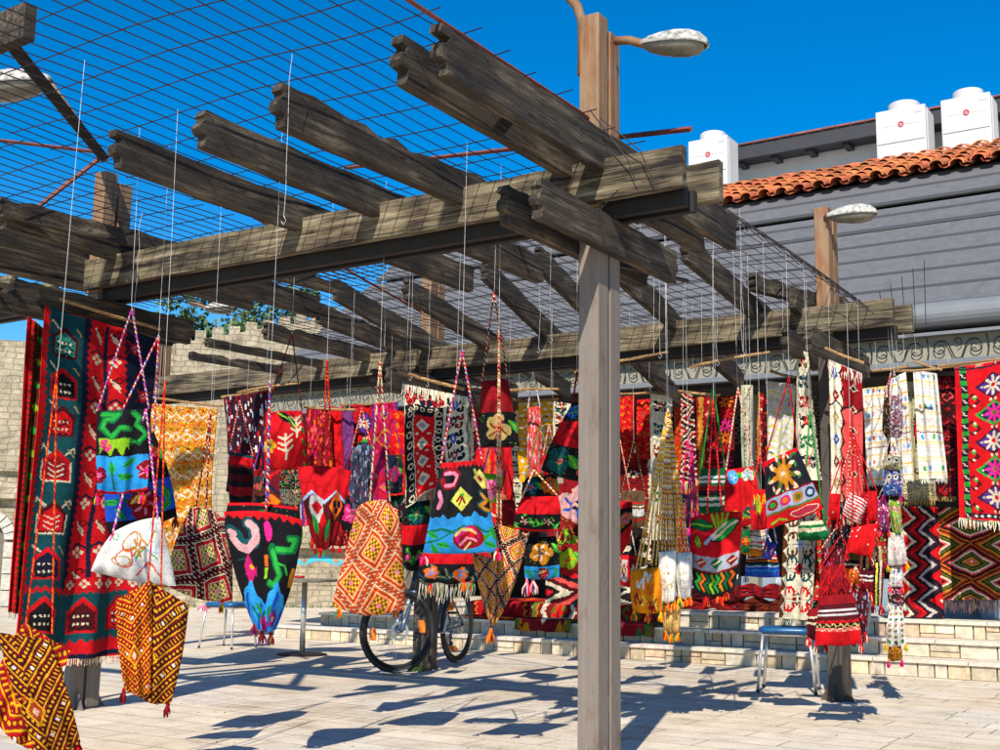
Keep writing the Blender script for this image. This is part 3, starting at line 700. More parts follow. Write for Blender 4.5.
class Cv:
    def __init__(s, w, h, bg='red', seed=0):
        s.w, s.h = max(4, int(w)), max(4, int(h)); s.a = np.zeros((s.h, s.w, 3)); s.a[:] = K(bg)
        s.X, s.Y = jig(*np.meshgrid((np.arange(s.w)+.5)/s.w, (np.arange(s.h)+.5)/s.h), seed, s.w, s.h); s.r = random.Random(seed); s.asp = s.h/s.w
    def m(s, mask, c): s.a[mask] = K(c)
    def rect(s, x0, y0, x1, y1, c): s.m((s.X >= x0) & (s.X < x1) & (s.Y >= y0) & (s.Y < y1), c)
    def dia(s, cx, cy, rx, ry, c, hole=None):
        d = abs(s.X-cx)/rx+abs(s.Y-cy)/ry; k = d < 1
        if hole: k &= d > hole
        s.m(k, c)
    def ell(s, cx, cy, rx, ry, c, hole=None):
        d = ((s.X-cx)/rx)**2+((s.Y-cy)/ry)**2; k = d < 1
        if hole: k &= d > hole
        s.m(k, c)
    def line(s, pts, c, wd=.03):
        px = s.X; py = s.Y*s.asp; k = np.zeros_like(px, bool)
        for (x0, y0), (x1, y1) in zip(pts[:-1], pts[1:]):
            y0_, y1_ = y0*s.asp, y1*s.asp; dx, dy = x1-x0, y1_-y0_; L2 = dx*dx+dy*dy+1e-9
            t = np.clip(((px-x0)*dx+(py-y0_)*dy)/L2, 0, 1); k |= (px-x0-t*dx)**2+(py-y0_-t*dy)**2 < (wd/2)**2
        s.m(k, c)
    def zig(s, y, amp, per, c, th=None, below=False):
        z = y+amp*(abs(((s.X/per) % 1)-.5)*2-.5)
        s.m((s.Y > z) if below else (abs(s.Y-z) < th), c)
    def zigx(s, x, amp, per, c, th=None, left=False):
        z = x+amp*(abs(((s.Y/per) % 1)-.5)*2-.5)
        s.m((s.X < z) if left else (abs(s.X-z) < th), c)
    def speck(s, cols, dens, box=(0, 0, 1, 1), sz=1):
        x0, y0, x1, y1 = [int(q) for q in (box[0]*s.w, box[1]*s.h, box[2]*s.w, box[3]*s.h)]
        for _ in range(int((x1-x0)*(y1-y0)*dens/sz/sz)):
            x = s.r.randrange(x0, max(x0+1, x1)); y = s.r.randrange(y0, max(y0+1, y1)); s.a[y:y+sz, x:x+sz] = K(s.r.choice(cols))
    def flower(s, cx, cy, r, c1, c2, c3=None, n=5, rot=0):
        ry = r/s.asp; R = s.r
        for k in range(n):
            a = 2*math.pi*k/n+rot+R.uniform(-.25, .25); q = R.uniform(.40, .60); d = R.uniform(.50, .72)
            s.ell(cx+r*d*math.cos(a), cy+ry*d*math.sin(a), r*q, ry*q*R.uniform(.8, 1.1), c1)
        for k in range(n):
            a = 2*math.pi*k/n+rot+R.uniform(-.3, .3); c_ = c3 or c2
            s.line([(cx+r*.3*math.cos(a), cy+ry*.3*math.sin(a)), (cx+r*.75*math.cos(a+.25), cy+ry*.75*math.sin(a+.25))], c_, r*.17)
        s.ell(cx+r*.05, cy, r*.30, ry*.26, c2); s.line([(cx-r*.2, cy+ry*.1), (cx, cy-ry*.12), (cx+r*.2, cy+ry*.06)], c1, r*.12)
    def leaf(s, cx, cy, L, a, c, c2=None):
        ca, sa = math.cos(a), math.sin(a); px, py = s.X-cx, (s.Y-cy)*s.asp
        u = px*ca+py*sa; v = -px*sa+py*ca; k = (abs(u) < L) & (abs(v) < .42*L*(1-(u/L)**2)); s.m(k, c)
        if c2: s.m(k & (abs(v) < .07*L), c2)
    def stem(s, pts, c, wd=.03, lc=None):
        s.line(pts, c, wd)
        for i, (x, y) in enumerate(pts[1:]): s.leaf(x, y, .09, s.r.uniform(0, 3.1), lc or c)
    def hook(s, cx, cy, r, c, sgn=1, wd=.03):
        ry = r/s.asp; s.line([(cx-sgn*r, cy-ry), (cx-sgn*r, cy+ry*.6), (cx-sgn*r*.4, cy+ry), (cx+sgn*r*.5, cy+ry*.6), (cx+sgn*r*.5, cy-.1*ry), (cx, cy)], c, wd)
    def star(s, cx, cy, r, c, c2, n=8):
        ry = r/s.asp
        for k in range(n):
            a = 2*math.pi*k/n; s.line([(cx, cy), (cx+r*math.cos(a), cy+ry*math.sin(a))], c, r*.3)
        s.ell(cx, cy, r*.25, ry*.25, c2)
    def band(s, y0, y1):
        b = Cv.__new__(Cv); i0, i1 = int(y0*s.h), max(int(y0*s.h)+2, int(y1*s.h)); b.a = s.a[i0:i1]; b.h, b.w = b.a.shape[:2]
        b.X, b.Y = jig(*np.meshgrid((np.arange(b.w)+.5)/b.w, (np.arange(b.h)+.5)/b.h), i0+3, b.w, b.h); b.r = s.r; b.asp = b.h/b.w; return b

# ---- patterns
def p_lkilim(w, h, sd):
    c = Cv(w, h, 'red', sd); c.rect(0, 0, .36, 1, 'teal'); c.zigx(.045, .03, .022, 'red', left=True)
    c.rect(.33, 0, .40, .86, 'navy'); c.zigx(.40, .03, .022, 'red', .012); c.rect(.70, 0, 1, .80, 'navy')
    c.zigx(.70, .03, .022, 'red', .012); c.rect(.535, 0, .57, .80, 'navy')
    for k in range(11):
        y = .04+k*.072
        for x in (.47, .63):
            if k % 2:
                for (dx, dy) in ((-.030, 0), (.030, 0), (0, -.0105), (0, .0105)): c.ell(x+dx, y+dy, .017, .0062, 'cream')
                c.line([(x-.06, y-.012), (x, y-.027), (x+.06, y-.012)], 'navy', .018)
            else:
                c.line([(x-.035, y-.016), (x+.03, y+.01)], 'cream', .02); c.line([(x-.02, y), (x+.035, y+.022)], 'cream', .012); c.dia(x+.02, y-.014, .05, .012, 'maroon', .6)
    def house(x, y, s_, bgc, kind, oc='maroon'):
        c.rect(x-.10*s_, y-.012*s_, x+.10*s_, y+.045*s_, oc); c.dia(x, y-.012*s_, .105*s_, .035*s_, oc)
        c.rect(x-.08*s_, y-.006*s_, x+.08*s_, y+.038*s_, bgc); c.dia(x, y-.006*s_, .082*s_, .026*s_, bgc)
        if kind == 0:
            for q in range(4): c.line([(x-.06, y-.004+q*.012), (x-.02, y+.004+q*.012), (x+.02, y-.004+q*.012), (x+.06, y+.004+q*.012)], 'black', .012)
            for q in range(8): c.ell(x-.05+.03*(q % 4), y+.002+.022*(q//4), .009, .004, 'cream')
        else:
            for q in range(3): c.line([(x-.05, y-.006+q*.015), (x, y+.006+q*.015), (x+.05, y-.006+q*.015)], 'cream', .010)
            for q in (-1, 1): c.line([(x+q*.06, y-.03), (x+q*.12, y-.055), (x+q*.13, y-.04)], 'cream', .012)
            c.rect(x-.11, y-.012, x-.098, y+.046, 'cream'); c.rect(x+.098, y-.012, x+.11, y+.046, 'cream'); c.rect(x-.1, y+.043, x+.1, y+.048, 'cream')
    for k, (y, b_, kd) in enumerate([(.09, '2a7a6a', 0), (.21, 'black', 0), (.32, 'red', 0), (.45, 'dred', 1), (.60, 'red', 1), (.73, 'navy', 0)]):
        house(.19, y, 1, b_, kd, 'red' if k % 2 else 'maroon')
        c.line([(.08, y-.05), (.14, y-.035)], 'cream', .016); c.line([(.27, y-.048), (.31, y-.03)], 'tan', .014)
    c.rect(0, .80, 1, 1, 'teal'); c.rect(.36, .765, 1, .80, 'red'); c.zig(.803, .01, .05, 'red', .006)
    for q in range(6): 
        for (dx, dy) in ((-.024, 0), (.024, 0), (0, -.0085), (0, .0085)): c.ell(.42+q*.11+dx, .783+dy, .014, .0055, 'cream')
    house(.17, .875, 1.15, 'black', 0, 'red'); house(.53, .875, 1.15, 'maroon', 0, 'red'); house(.87, .875, 1.15, 'red', 0, 'dred')
    c.rect(0, .94, 1, 1, 'red'); c.zig(.945, .014, .07, 'teal', .0); c.m(c.Y < c.Y*0, 'red')
    z = .948+.014*(abs(((c.X/.07) % 1)-.5)*2-.5); c.m((c.Y > .925) & (c.Y < z), 'teal'); c.zigx(.02, .03, .022, 'red', left=True)
    c.rect(0, .985, 1, 1, 'navy')
    for (x, y) in ((.80, .06), (.90, .20), (.82, .34), (.90, .5), (.84, .64)):
        c.dia(x, y, .05, .02, 'red'); c.dia(x, y, .025, .01, 'lgrey'); c.line([(x-.07, y-.02), (x+.07, y+.02)], 'red', .012); c.line([(x-.07, y+.02), (x+.07, y-.02)], 'dred', .012)
    return c.a
def p_brown(w, h, sd):
    c = Cv(w, h, 'brown', sd); c.zigx(.35, .25, .02, 'red', left=True)
    for k in range(12): c.dia(.75, .05+k*.08, .2, .015, 'lime' if k % 2 else 'green')
    return c.a
def p_saddle(w, h, sd, bg='maroon', y='yellow', ang=.9, mirror=.5, red='red'):
    c = Cv(w, h, bg, sd); X = abs(c.X-mirror)*1.0; Yy = c.Y*c.asp
    s_ = X*math.cos(ang)+Yy*math.sin(ang); t = -X*math.sin(ang)+Yy*math.cos(ang)
    P = .20; q = (s_/P) % 1; k = np.floor(s_/P).astype(int) % 4
    c.m(q < .16, y); c.m((q > .22) & (q < .30), red)
    c.m((q > .40) & (q < .86) & (k % 2 == 0) & (((t/.085) % 1) < .42), y)
    c.m((q > .40) & (q < .86) & (k == 0) & (((t/.085) % 1) > .30) & (((t/.085) % 1) < .42), 'rust')
    c.m((k % 2 == 1) & ((q-.6)**2*P*P+(((t/.10) % 1)-.5)**2*.10*.10 < .030**2), y)
    c.m((k == 2) & (q > .45) & (q < .80) & (((t/.33) % 1) < .18), 'white')
    c.dia(mirror, .62, .20, .12, y, .75); c.dia(mirror, .62, .13, .08, 'rust'); c.dia(mirror, .62, .07, .04, 'pale')
    return c.a
def p_lattice(w, h, sd, bg='orange', ln='cream', sq='ochre', dk='brown', rot=.0, per=.52):
    c = Cv(w, h, bg, sd); x = c.X; y = c.Y*c.asp; a = math.pi/4+rot
    u = (x*math.cos(a)+y*math.sin(a))/per; v = (-x*math.sin(a)+y*math.cos(a))/per
    fu, fv = u % 1, v % 1; d = np.minimum(np.minimum(fu, 1-fu), np.minimum(fv, 1-fv))
    c.m(d < .11, 'rust' if bg == 'orange' else 'maroon')
    blk = ((((fu+fv)*7) % 1) < .38) & (d < .085) & (d > .03); c.m(blk, ln); c.m(blk & ((((fu+fv)*7) % 1) < .14), dk)
    c.m((d > .105) & (d < .135), ln); c.m((d > .175) & (d < .205), 'dred' if bg == 'orange' else 'red'); c.m((d > .235) & (d < .26), 'pale')
    c.m(d > .28, sq); p = (d > .28)
    zz = np.sin(fu*math.pi*14)*np.sin(fv*math.pi*14); c.m(p & (zz > .35), dk); c.m(p & (zz < -.55), 'lemon')
    c.m(((fu-.5)**2+(fv-.5)**2) < .004, 'pink'); return c.a
def p_mosaic(w, h, sd):
    c = Cv(w, h, 'ochre', sd); c.speck(['orange', 'tan', 'yellow', 'lemon'], .35)
    n = 9
    for k in range(n):
        y = (k+.5)/n; c.zig(y, .03, .16, 'cream', .006); c.zig(y+.02, -.03, .16, 'pale', .005)
        for q in range(8):
            xx = (q+.5)/8; c.dia(xx, y-.03, .025, .01, s_ if (s_ := ('red', 'white', 'brown', 'olive')[(q+k) % 4]) else 'red')
        c.rect(0, y+.047, 1, y+.053, 'orange')
    c.speck(['white', 'red', 'brown'], .06); return c.a
def p_mottle(w, h, sd, bg, cols, dens=.5):
    c = Cv(w, h, bg, sd); 
    for _ in range(int(c.w*c.h*dens/5)):
        x = c.r.randrange(c.w); y = c.r.randrange(c.h); l = c.r.randint(2, 6); c.a[y:y+l, x:x+1] = K(c.r.choice(cols))
    return c.a
def p_stripes(w, h, sd, cols, vert=False, jit=0):
    c = Cv(w, h, cols[0][0], sd); t = sum(q for _, q in cols); a = 0
    for cc, q in cols:
        if vert: c.rect(a/t, 0, (a+q)/t+.01, 1, cc)
        else: c.rect(0, a/t, 1, (a+q)/t+.01, cc)
        a += q
    return c.a
def p_bands(w, h, sd, bands):
    """bands: (height share, background, kind, colours...)"""
    c = Cv(w, h, bands[0][1], sd); tot = sum(b[0] for b in bands); y = 0
    for b_ in bands:
        y1 = y+b_[0]/tot; b = c.band(y, min(1, y1)) if True else None; y = y1
        kind = b_[2] if len(b_) > 2 else 'plain'; col = list(b_[3:]); b.a[:] = K(b_[1]); r = c.r
        if kind == 'flowers':
            n = max(1, int(round(1/max(.25, b.asp*.95))))
            for k in range(n):
                x = (k+.5)/n; rr = min(.42/n, .40*b.asp); b.flower(x, .5, rr, col[k % len(col)], col[(k+1) % len(col)], col[(k+2) % len(col)], 5, k)
                b.leaf(x+.5/n, .45, rr*.8, .7+k, 'green', 'lime')
            b.speck(['dgreen', 'lime'], .02)
        elif kind == 'vine':
            pts = [(q/14, .5+.28*math.sin(q*1.1+r.random())) for q in range(15)]; b.line(pts, col[0], .035)
            for q in range(1, 14, 2): b.leaf(pts[q][0], pts[q][1]+(.2 if q % 4 == 1 else -.2), min(.12, .28*b.asp), .6*q, col[0], col[1] if len(col) > 1 else None)
            if len(col) > 2:
                for x in (.22, .72): b.flower(x, .5, min(.12, .34*b.asp), col[2], col[3] if len(col) > 3 else 'cream')
        elif kind == 'hooks':
            n = max(1, int(round(.9/max(.2, b.asp))))
            for k in range(n*2): b.hook((k+.5)/n/2, .5, min(.36/n/2*1.3, .36*b.asp), col[k % len(col)], -1 if k % 2 else 1, min(.09, .16*b.asp))
        elif kind == 'rose':
            b.line([(0, .55), (.2, .35), (.42, .42)], 'dgreen', .03); b.line([(.6, .4), (.8, .2), (1, .4)], 'dgreen', .03)
            for k, (x, y_) in enumerate(((.10, .45), (.2, .78), (.9, .5), (.86, .82))): b.leaf(x, y_, .11, k*.8, 'green', 'dgreen')
            rr = min(.26, .45*b.asp); b.flower(.55, .55, rr, 'dred', 'mag', 'pink', 6); b.line([(.4, .5), (.48, .35), (.6, .4)], 'lemon', .035); b.ell(.57, .58, .06, .06/b.asp, 'red')
        elif kind == 'dia':
            rr = min(.24, .42*b.asp); b.dia(.5, .5, rr, rr/b.asp, col[0]); b.dia(.5, .5, rr*.55, rr*.55/b.asp, col[1], .5); b.star(.5, .5, rr*.4, col[1], col[2])
            b.hook(.16, .45, rr*.6, col[3], 1, .07); b.hook(.85, .45, rr*.6, col[4 % len(col)], -1, .07)
        elif kind == 'zig': b.zig(.5, .8, .16, col[0], below=True)
        elif kind == 'zigd': b.zig(.5, .8, .16, col[0], .18)
        elif kind == 'squares':
            n = max(2, int(.9/b.asp))
            for k in range(n):
                x = (k+.5)/n; b.rect(x-.36/n, .15, x+.36/n, .85, col[k % len(col)]); b.dia(x, .5, .25/n, .25, col[(k+1) % len(col)]); b.dia(x, .5, .1/n, .12, 'lemon')
        elif kind == 'branch':
            for k, (x, y_, s_) in enumerate(((.5, .62, 1), (.78, .3, .8))):
                b.line([(x, y_+.22*s_), (x, y_-.2*s_)], col[0], .05)
                for q in (-1, 0, 1): b.line([(x, y_+.1*q), (x+.16*s_, y_+.1*q-.10)], col[0], .045); b.line([(x, y_+.1*q), (x-.16*s_, y_+.1*q-.08)], col[0], .045)
            for q in range(5): b.leaf(.93, .15+.2*q, .08, 1.2, 'dgreen', 'lime')
            b.leaf(.5, .12, .24, .7, 'black', 'lime'); b.leaf(.68, .22, .18, .9, 'dgreen', 'lemon'); b.flower(.12, .6, .15, 'yellow', 'teal', 'lime')
        elif kind == 'leaves':
            for k in range(7):
                x, y_ = .5+.3*math.cos(k*.9), .5+.32*math.sin(k*.9)/max(.6, b.asp); a = k*.9
                b.leaf(x, y_, .26, a, 'black'); b.leaf(x, y_, .22, a, col[k % len(col)], 'black' if k % 3 == 0 else 'lemon')
        elif kind == 'autumn':
            for k in range(8):
                a = 2*math.pi*k/8+.2; x, y_ = .5+.24*math.cos(a), .5+.24*math.sin(a)/b.asp
                b.leaf(x, y_, .20, a, col[k % len(col)], 'pale'); b.leaf(.5+.38*math.cos(a), .5+.36*math.sin(a)/b.asp, .08, a+.6, 'pale')
        elif kind == 'squig':
            for k in range(9):
                x, y_ = r.uniform(.1, .9), r.uniform(.15, .85); pts = [(x+.05*q, y_+.14*math.sin(q*1.9+k)) for q in range(5)]; b.line(pts, col[k % len(col)], .055)
        elif kind == 'motifs':
            n = max(2, int(.8/b.asp))
            for k in range(n): x = (k+.5)/n; b.dia(x, .5, .3/n, .42, col[0]); b.dia(x, .5, .16/n, .22, col[1 % len(col)])
        elif kind == 'speck': b.speck(col, .45, sz=1)
        elif kind == 'embroid':
            for k in range(9):
                x, y_ = r.uniform(.1, .9), r.uniform(.1, .9); cc = col[k % len(col)]
                if k % 3 == 0: b.ell(x, y_, .12, .12/b.asp, cc, .68)
                elif k % 3 == 1: b.leaf(x, y_, .10, k, cc); b.leaf(x, y_, .07, k, b_[1])
                else: b.line([(x+.07*q, y_+.10*math.sin(q*1.4+k)) for q in range(5)], cc, .022)
            b.star(.55, .45, .10, 'ochre', 'cream', 6); b.ell(.33, .66, .13, .10, 'tan', .6)
    return c.a
def p_diamond(w, h, sd, cols=('purple', 'green'), side=True, n=5):
    c = Cv(w, h, 'red', sd); x0 = .22 if side else .06
    cx = x0+(1-x0)*.5; rx = (1-x0)*.40; ry = .5/n*.82
    for k in range(n):
        y = .06+(k+.5)*.88/n
        c.dia(cx, y, rx, ry, 'navy')
        if k % 2: c.dia(cx, y, rx, ry, 'green', .78); c.dia(cx, y, rx*.60, ry*.60, 'purple')
        else: c.dia(cx, y, rx*.85, ry*.85, 'purple')
        c.star(cx, y, rx*.45, 'cream' if k % 2 == 0 else 'hot', 'red' if k % 2 == 0 else 'olive')
        for s_ in (-1, 1):
            c.rect(cx+s_*rx*.62-.015, y-.006, cx+s_*rx*.62+.015, y+.006, 'cream')
            yy = y+.44/n; c.dia(cx+s_*rx*1.12, yy, .14, .052, 'maroon'); c.dia(cx+s_*rx*1.16, yy, .09, .032, 'red'); c.dia(cx+s_*rx*1.0, yy+.02*s_, .04, .016, 'green'); c.ell(cx+s_*rx*1.0, yy-.03, .022, .008, 'cream'); c.ell(cx+s_*rx*1.0, yy+.03, .022, .008, 'cream')
        c.rect(cx-.06, y+.44/n-.008, cx+.06, y+.44/n+.008, 'cream'); c.rect(cx-.02, y+.44/n-.008, cx+.02, y+.44/n+.008, 'dred')
    if side:
        c.rect(.08, 0, .20, 1, 'navy'); 
        for k in range(12):
            c.rect(.085, k/12+.012, .195, k/12+.045, 'green'); c.line([(.10, k/12+.055), (.14, k/12+.062), (.12, k/12+.07), (.18, k/12+.078)], 'cream', .018)
        c.zigx(.075, .02, .012, 'red', .012)
    c.rect(.2 if side else 0, .0, 1, .012, 'red'); c.zig(.022, .01, .06, 'navy', .006); c.rect(x0, .955, 1, .985, 'navy')
    for k in range(8): c.dia(x0+.05+k*.1, .97, .035, .01, 'cream')
    return c.a
def p_chevron(w, h, sd, cols, per=.5, amp=.5, vert=True, mirror=False):
    c = Cv(w, h, cols[0], sd); n = len(cols); y = c.Y*c.asp; x = c.X if not mirror else abs(c.X-.5)*2
    z = x + amp*abs(((y/per) % 1)-.5)*2; k = np.floor(z*n*1.0).astype(int) % n
    for i, cc in enumerate(cols): c.m(k == i, cc)
    return c.a
def p_nested(w, h, sd, cols, nx=1.0, ny=2.5):
    c = Cv(w, h, cols[0], sd); n = len(cols)
    d = abs(((c.X*nx+0.5*(1-nx)) % 1)-.5)*2 + abs(((c.Y*ny) % 1)-.5)*2
    d = np.minimum(d, 2-d) if nx > 1 else d
    k = np.floor(np.floor(d*11)/1.0).astype(int) % n
    for i, cc in enumerate(cols): c.m(k == i, cc)
    for j in range(int(ny)+1):
        c.dia(.5, (j+.5)/ny, .07, .035, 'coral'); c.dia(.5, (j+.5)/ny, .03, .015, 'cream')
    return c.a
def p_towel(w, h, sd, s1='yellow', blocks=('sky', 'coral', 'green'), n=7):
    c = Cv(w, h, 'white', sd); c.speck(['f4ead8', 'f8e8e0', 'e6e8ee'], .15)
    for k in range(n):
        y = (k+.6)/n; c.rect(0, y, 1, y+.012, s1); c.rect(0, y+.03, 1, y+.038, 'f0d890')
        if k % 2 == 0:
            for q in range(4): 
                if c.r.random() < .75: x = .15+q*.22; c.rect(x, y-.065, x+.09, y-.02, blocks[(q+k) % len(blocks)])
        if k == n//2: c.rect(0, y+.05, 1, y+.06, 'dred')
    return c.a
def p_yellow(w, h, sd, bg='yellow'):
    c = Cv(w, h, bg, sd)
    for k in range(14):
        y = (k+.5)/14
        for q in range(5):
            x = (q+.5)/5+(.1 if k % 2 else 0); c.dia(x, y, .08, .022, 'white' if (k+q) % 3 else 'lgrey')
        if k % 5 == 2: c.rect(0, y+.02, 1, y+.032, 'dred')
    return c.a
def p_zigwhite(w, h, sd):
    c = Cv(w, h, 'white', sd)
    for k in range(12): c.zig((k+.5)/12, .05, .5, 'lemon' if k % 2 else 'd8d020', .008)
    c.speck(['sky', 'coral', 'hot'], .012, sz=2); c.rect(0, 0, 1, .06, 'white'); c.speck(['hot', 'sky', 'green'], .1, (0, 0, 1, .1)); return c.a
def p_cream(w, h, sd, main='red', bdr='black', panel=True):
    c = Cv(w, h, 'e0d6b8', sd)
    if panel:
        c.rect(0, .17, .62, 1, bdr); c.rect(.17, .27, .48, 1, main)
        for k in range(9):
            for x in (.09, .55):
                c.ell(x, .25+k*.09, .05, .028, 'cream', .4)
        for k in range(5): c.ell(.10+.1*k, .21, .035, .02, 'cream', .35)
        for k in range(4): c.dia(.32, .36+.17*k, .09, .065, 'cream'); c.dia(.32, .36+.17*k, .05, .035, 'grey'); c.rect(.22, .43+.17*k, .26, .45+.17*k, 'cream'); c.rect(.38, .43+.17*k, .42, .45+.17*k, 'cream')
        c.zigx(.165, .02, .04, 'cream', .010); c.zigx(.485, .02, .04, 'cream', .010)
        for k, (x, y, cc) in enumerate(((.13, .09, 'dred'), (.34, .09, 'navy'), (.52, .10, 'dred'))): c.flower(x, y, .10, cc, 'e0d6b8', 'coral', 6)
        xs, ys = .80, [(.14, 'black', 'blue'), (.36, 'dred', 'navy'), (.58, 'black', 'blue'), (.80, 'navy', 'dred')]
    else: xs, ys = .5, [(.08+.155*k, ('black', 'teal', 'dred', 'black', 'dgreen', 'navy')[k % 6], ('red', 'teal', 'coral')[k % 3]) for k in range(6)]
    for y, a_, b_ in ys:
        r = .12 if panel else .26
        for sx in (-1, 1):
            for sy in (-1, 1): c.hook(xs+sx*r*.55, y+sy*r*.42/c.asp*1.3, r*.35, a_, -sx, .035 if panel else .07)
        c.dia(xs, y, r*.42, r*.7/c.asp*1.2, b_); c.dia(xs, y, r*.18, r*.3/c.asp, 'cream')
    c.zigx(.985, .03, .035, 'black', .012)
    return c.a
def p_bighook(w, h, sd):
    c = Cv(w, h, 'e6dcc0', sd); c.zigx(.10, .18, .12, 'brown', left=True); c.zigx(.93, .12, .10, 'black', .02)
    for k, (y, cc, dd) in enumerate(((.10, 'brown', 'sky'), (.36, 'brown', 'lblue'), (.57, 'teal', 'red'), (.83, 'red', 'black'))):
        for sx in (-1, 1):
            for sy in (-1, 1):
                x = .53+sx*.22; yy = y+sy*.065
                c.line([(x-.11, yy-sy*.03), (x-.13, yy+.0), (x-.06, yy+sy*.035), (x+.06, yy+sy*.035), (x+.13, yy), (x+.11, yy-sy*.03)], cc, .065); c.line([(x, yy+sy*.03), (x, yy-sy*.01)], cc, .05)
        c.dia(.53, y, .15, .06, dd); c.dia(.53, y, .10, .04, 'dred' if dd == 'red' else dd); c.line([(.2, y), (.86, y)], cc, .02)
        if dd == 'black': c.line([(.53, y-.03), (.53, y+.03)], 'cream', .05); c.line([(.45, y-.02), (.61, y-.02)], 'cream', .04); c.line([(.45, y+.02), (.61, y+.02)], 'cream', .04)
    return c.a
def p_stars(w, h, sd, bg='5a1210', cols=('orange', 'red', 'hot')):
    c = Cv(w, h, bg, sd); c.rect(0, 0, .42, 1, 'dred'); c.rect(.06, 0, .18, 1, 'tan'); c.zigx(.12, .08, .05, 'ochre', .05)
    for k in range(7):
        y = (k+.5)/7; c.star(.78, y, .16, cols[k % 3], 'dbrown', 8); c.dia(.32, y, .10, .05, 'coral' if k % 2 else 'red'); c.dia(.5, y+.07, .08, .04, 'red'); c.dia(.32, y, .04, .02, 'cream')
    return c.a
def p_rug(w, h, sd, bg='dred', cols=('orange', 'cream', 'navy', 'green')):
    c = Cv(w, h, bg, sd); c.rect(0, 0, .1, 1, cols[2]); c.rect(.9, 0, 1, 1, cols[2]); c.zigx(.1, .05, .04, cols[0], .015); c.zigx(.9, .05, .04, cols[0], .015)
    n = max(2, int(c.asp*1.6))
    for k in range(n):
        y = (k+.5)/n; c.dia(.5, y, .34, .42/n, cols[k % 4]); c.dia(.5, y, .26, .32/n, bg); c.dia(.5, y, .16, .2/n, cols[(k+1) % 4]); c.star(.5, y, .1, cols[(k+2) % 4], bg)
        for s_ in (-1, 1): c.dia(.5+s_*.3, y+.5/n, .08, .1/n, cols[(k+3) % 4])
    return c.a
def p_coral(w, h, sd):
    c = Cv(w, h, 'coral', sd); c.rect(0, 0, .38, 1, 'e8dfc4'); c.zigx(.40, .12, .14, 'dbrown', .03); 
    c.m((c.X > .42) & (c.Y < .3), 'dred'); c.zig(.3, .05, .4, 'black', .008)
    for k in range(6):
        y = .08+k*.16; c.dia(.18, y, .12, .05, ('blue', 'dred', 'tan')[k % 3]); c.dia(.18, y, .05, .02, 'cream'); c.dia(.72, y+.06, .14, .03, 'cream'); c.dia(.72, y+.06, .09, .02, ('black', 'dred')[k % 2])
    return c.a
def p_blob(w, h, sd):   # black bag with pink, green and blue motifs
    c = Cv(w, h, 'black', sd); c.m(c.Y < .035+.035*(abs(((c.X/.11) % 1)-.5)*2), 'red')
    c.line([(.06, .17), (.13, .20), (.15, .28), (.25, .30), (.35, .26), (.37, .14), (.30, .10)], 'teal', .15); c.line([(.07, .24), (.13, .30), (.25, .33), (.37, .24), (.38, .14), (.31, .105)], 'd8a0a0', .10); c.line([(.05, .18), (.10, .19)], 'd8a0a0', .07)
    c.line([(.10, .42), (.28, .40)], 'teal', .02)
    c.line([(.84, .20), (.94, .19), (.90, .30), (.62, .32)], 'dgreen', .10); c.line([(.85, .205), (.92, .20), (.88, .295), (.63, .315)], 'green', .06)
    c.line([(.60, .30), (.66, .44), (.76, .52), (.70, .62), (.60, .60)], 'dgreen', .10); c.line([(.62, .33), (.67, .44), (.76, .53), (.70, .61), (.61, .595)], 'green', .06); c.line([(.66, .42), (.80, .44), (.88, .52)], 'green', .03)
    c.ell(.55, .16, .05, .09, 'hot'); c.m((abs(c.X-.28) < .09) & (abs(c.Y-.50) < .10*np.sin(c.X*18)**2+.03), 'mag'); c.ell(.30, .47, .03, .02, 'yellow'); c.rect(.50, .36, .55, .46, 'orange'); c.rect(.50, .47, .55, .56, 'lime')
    z = .68+.08*np.sin(c.X*13+1.5)+.02*np.sin(c.X*40); c.m(c.Y > z, 'sky'); c.m((c.Y > z+.05) & (np.sin(c.X*20+c.Y*16) > .6), 'blue')
    c.line([(.2, .82), (.35, .90), (.5, .84)], 'dgreen', .05); c.leaf(.35, .80, .10, .8, 'green', 'dgreen'); c.leaf(.62, .84, .12, 1.9, 'dgreen', 'green'); c.flower(.72, .90, .12, 'purple', 'lemon', 'mag'); c.flower(.45, .93, .10, 'mag', 'dgreen', 'purple'); c.m((c.X > .93) & (c.Y > .45) & (c.Y < .62), 'ochre'); return c.a
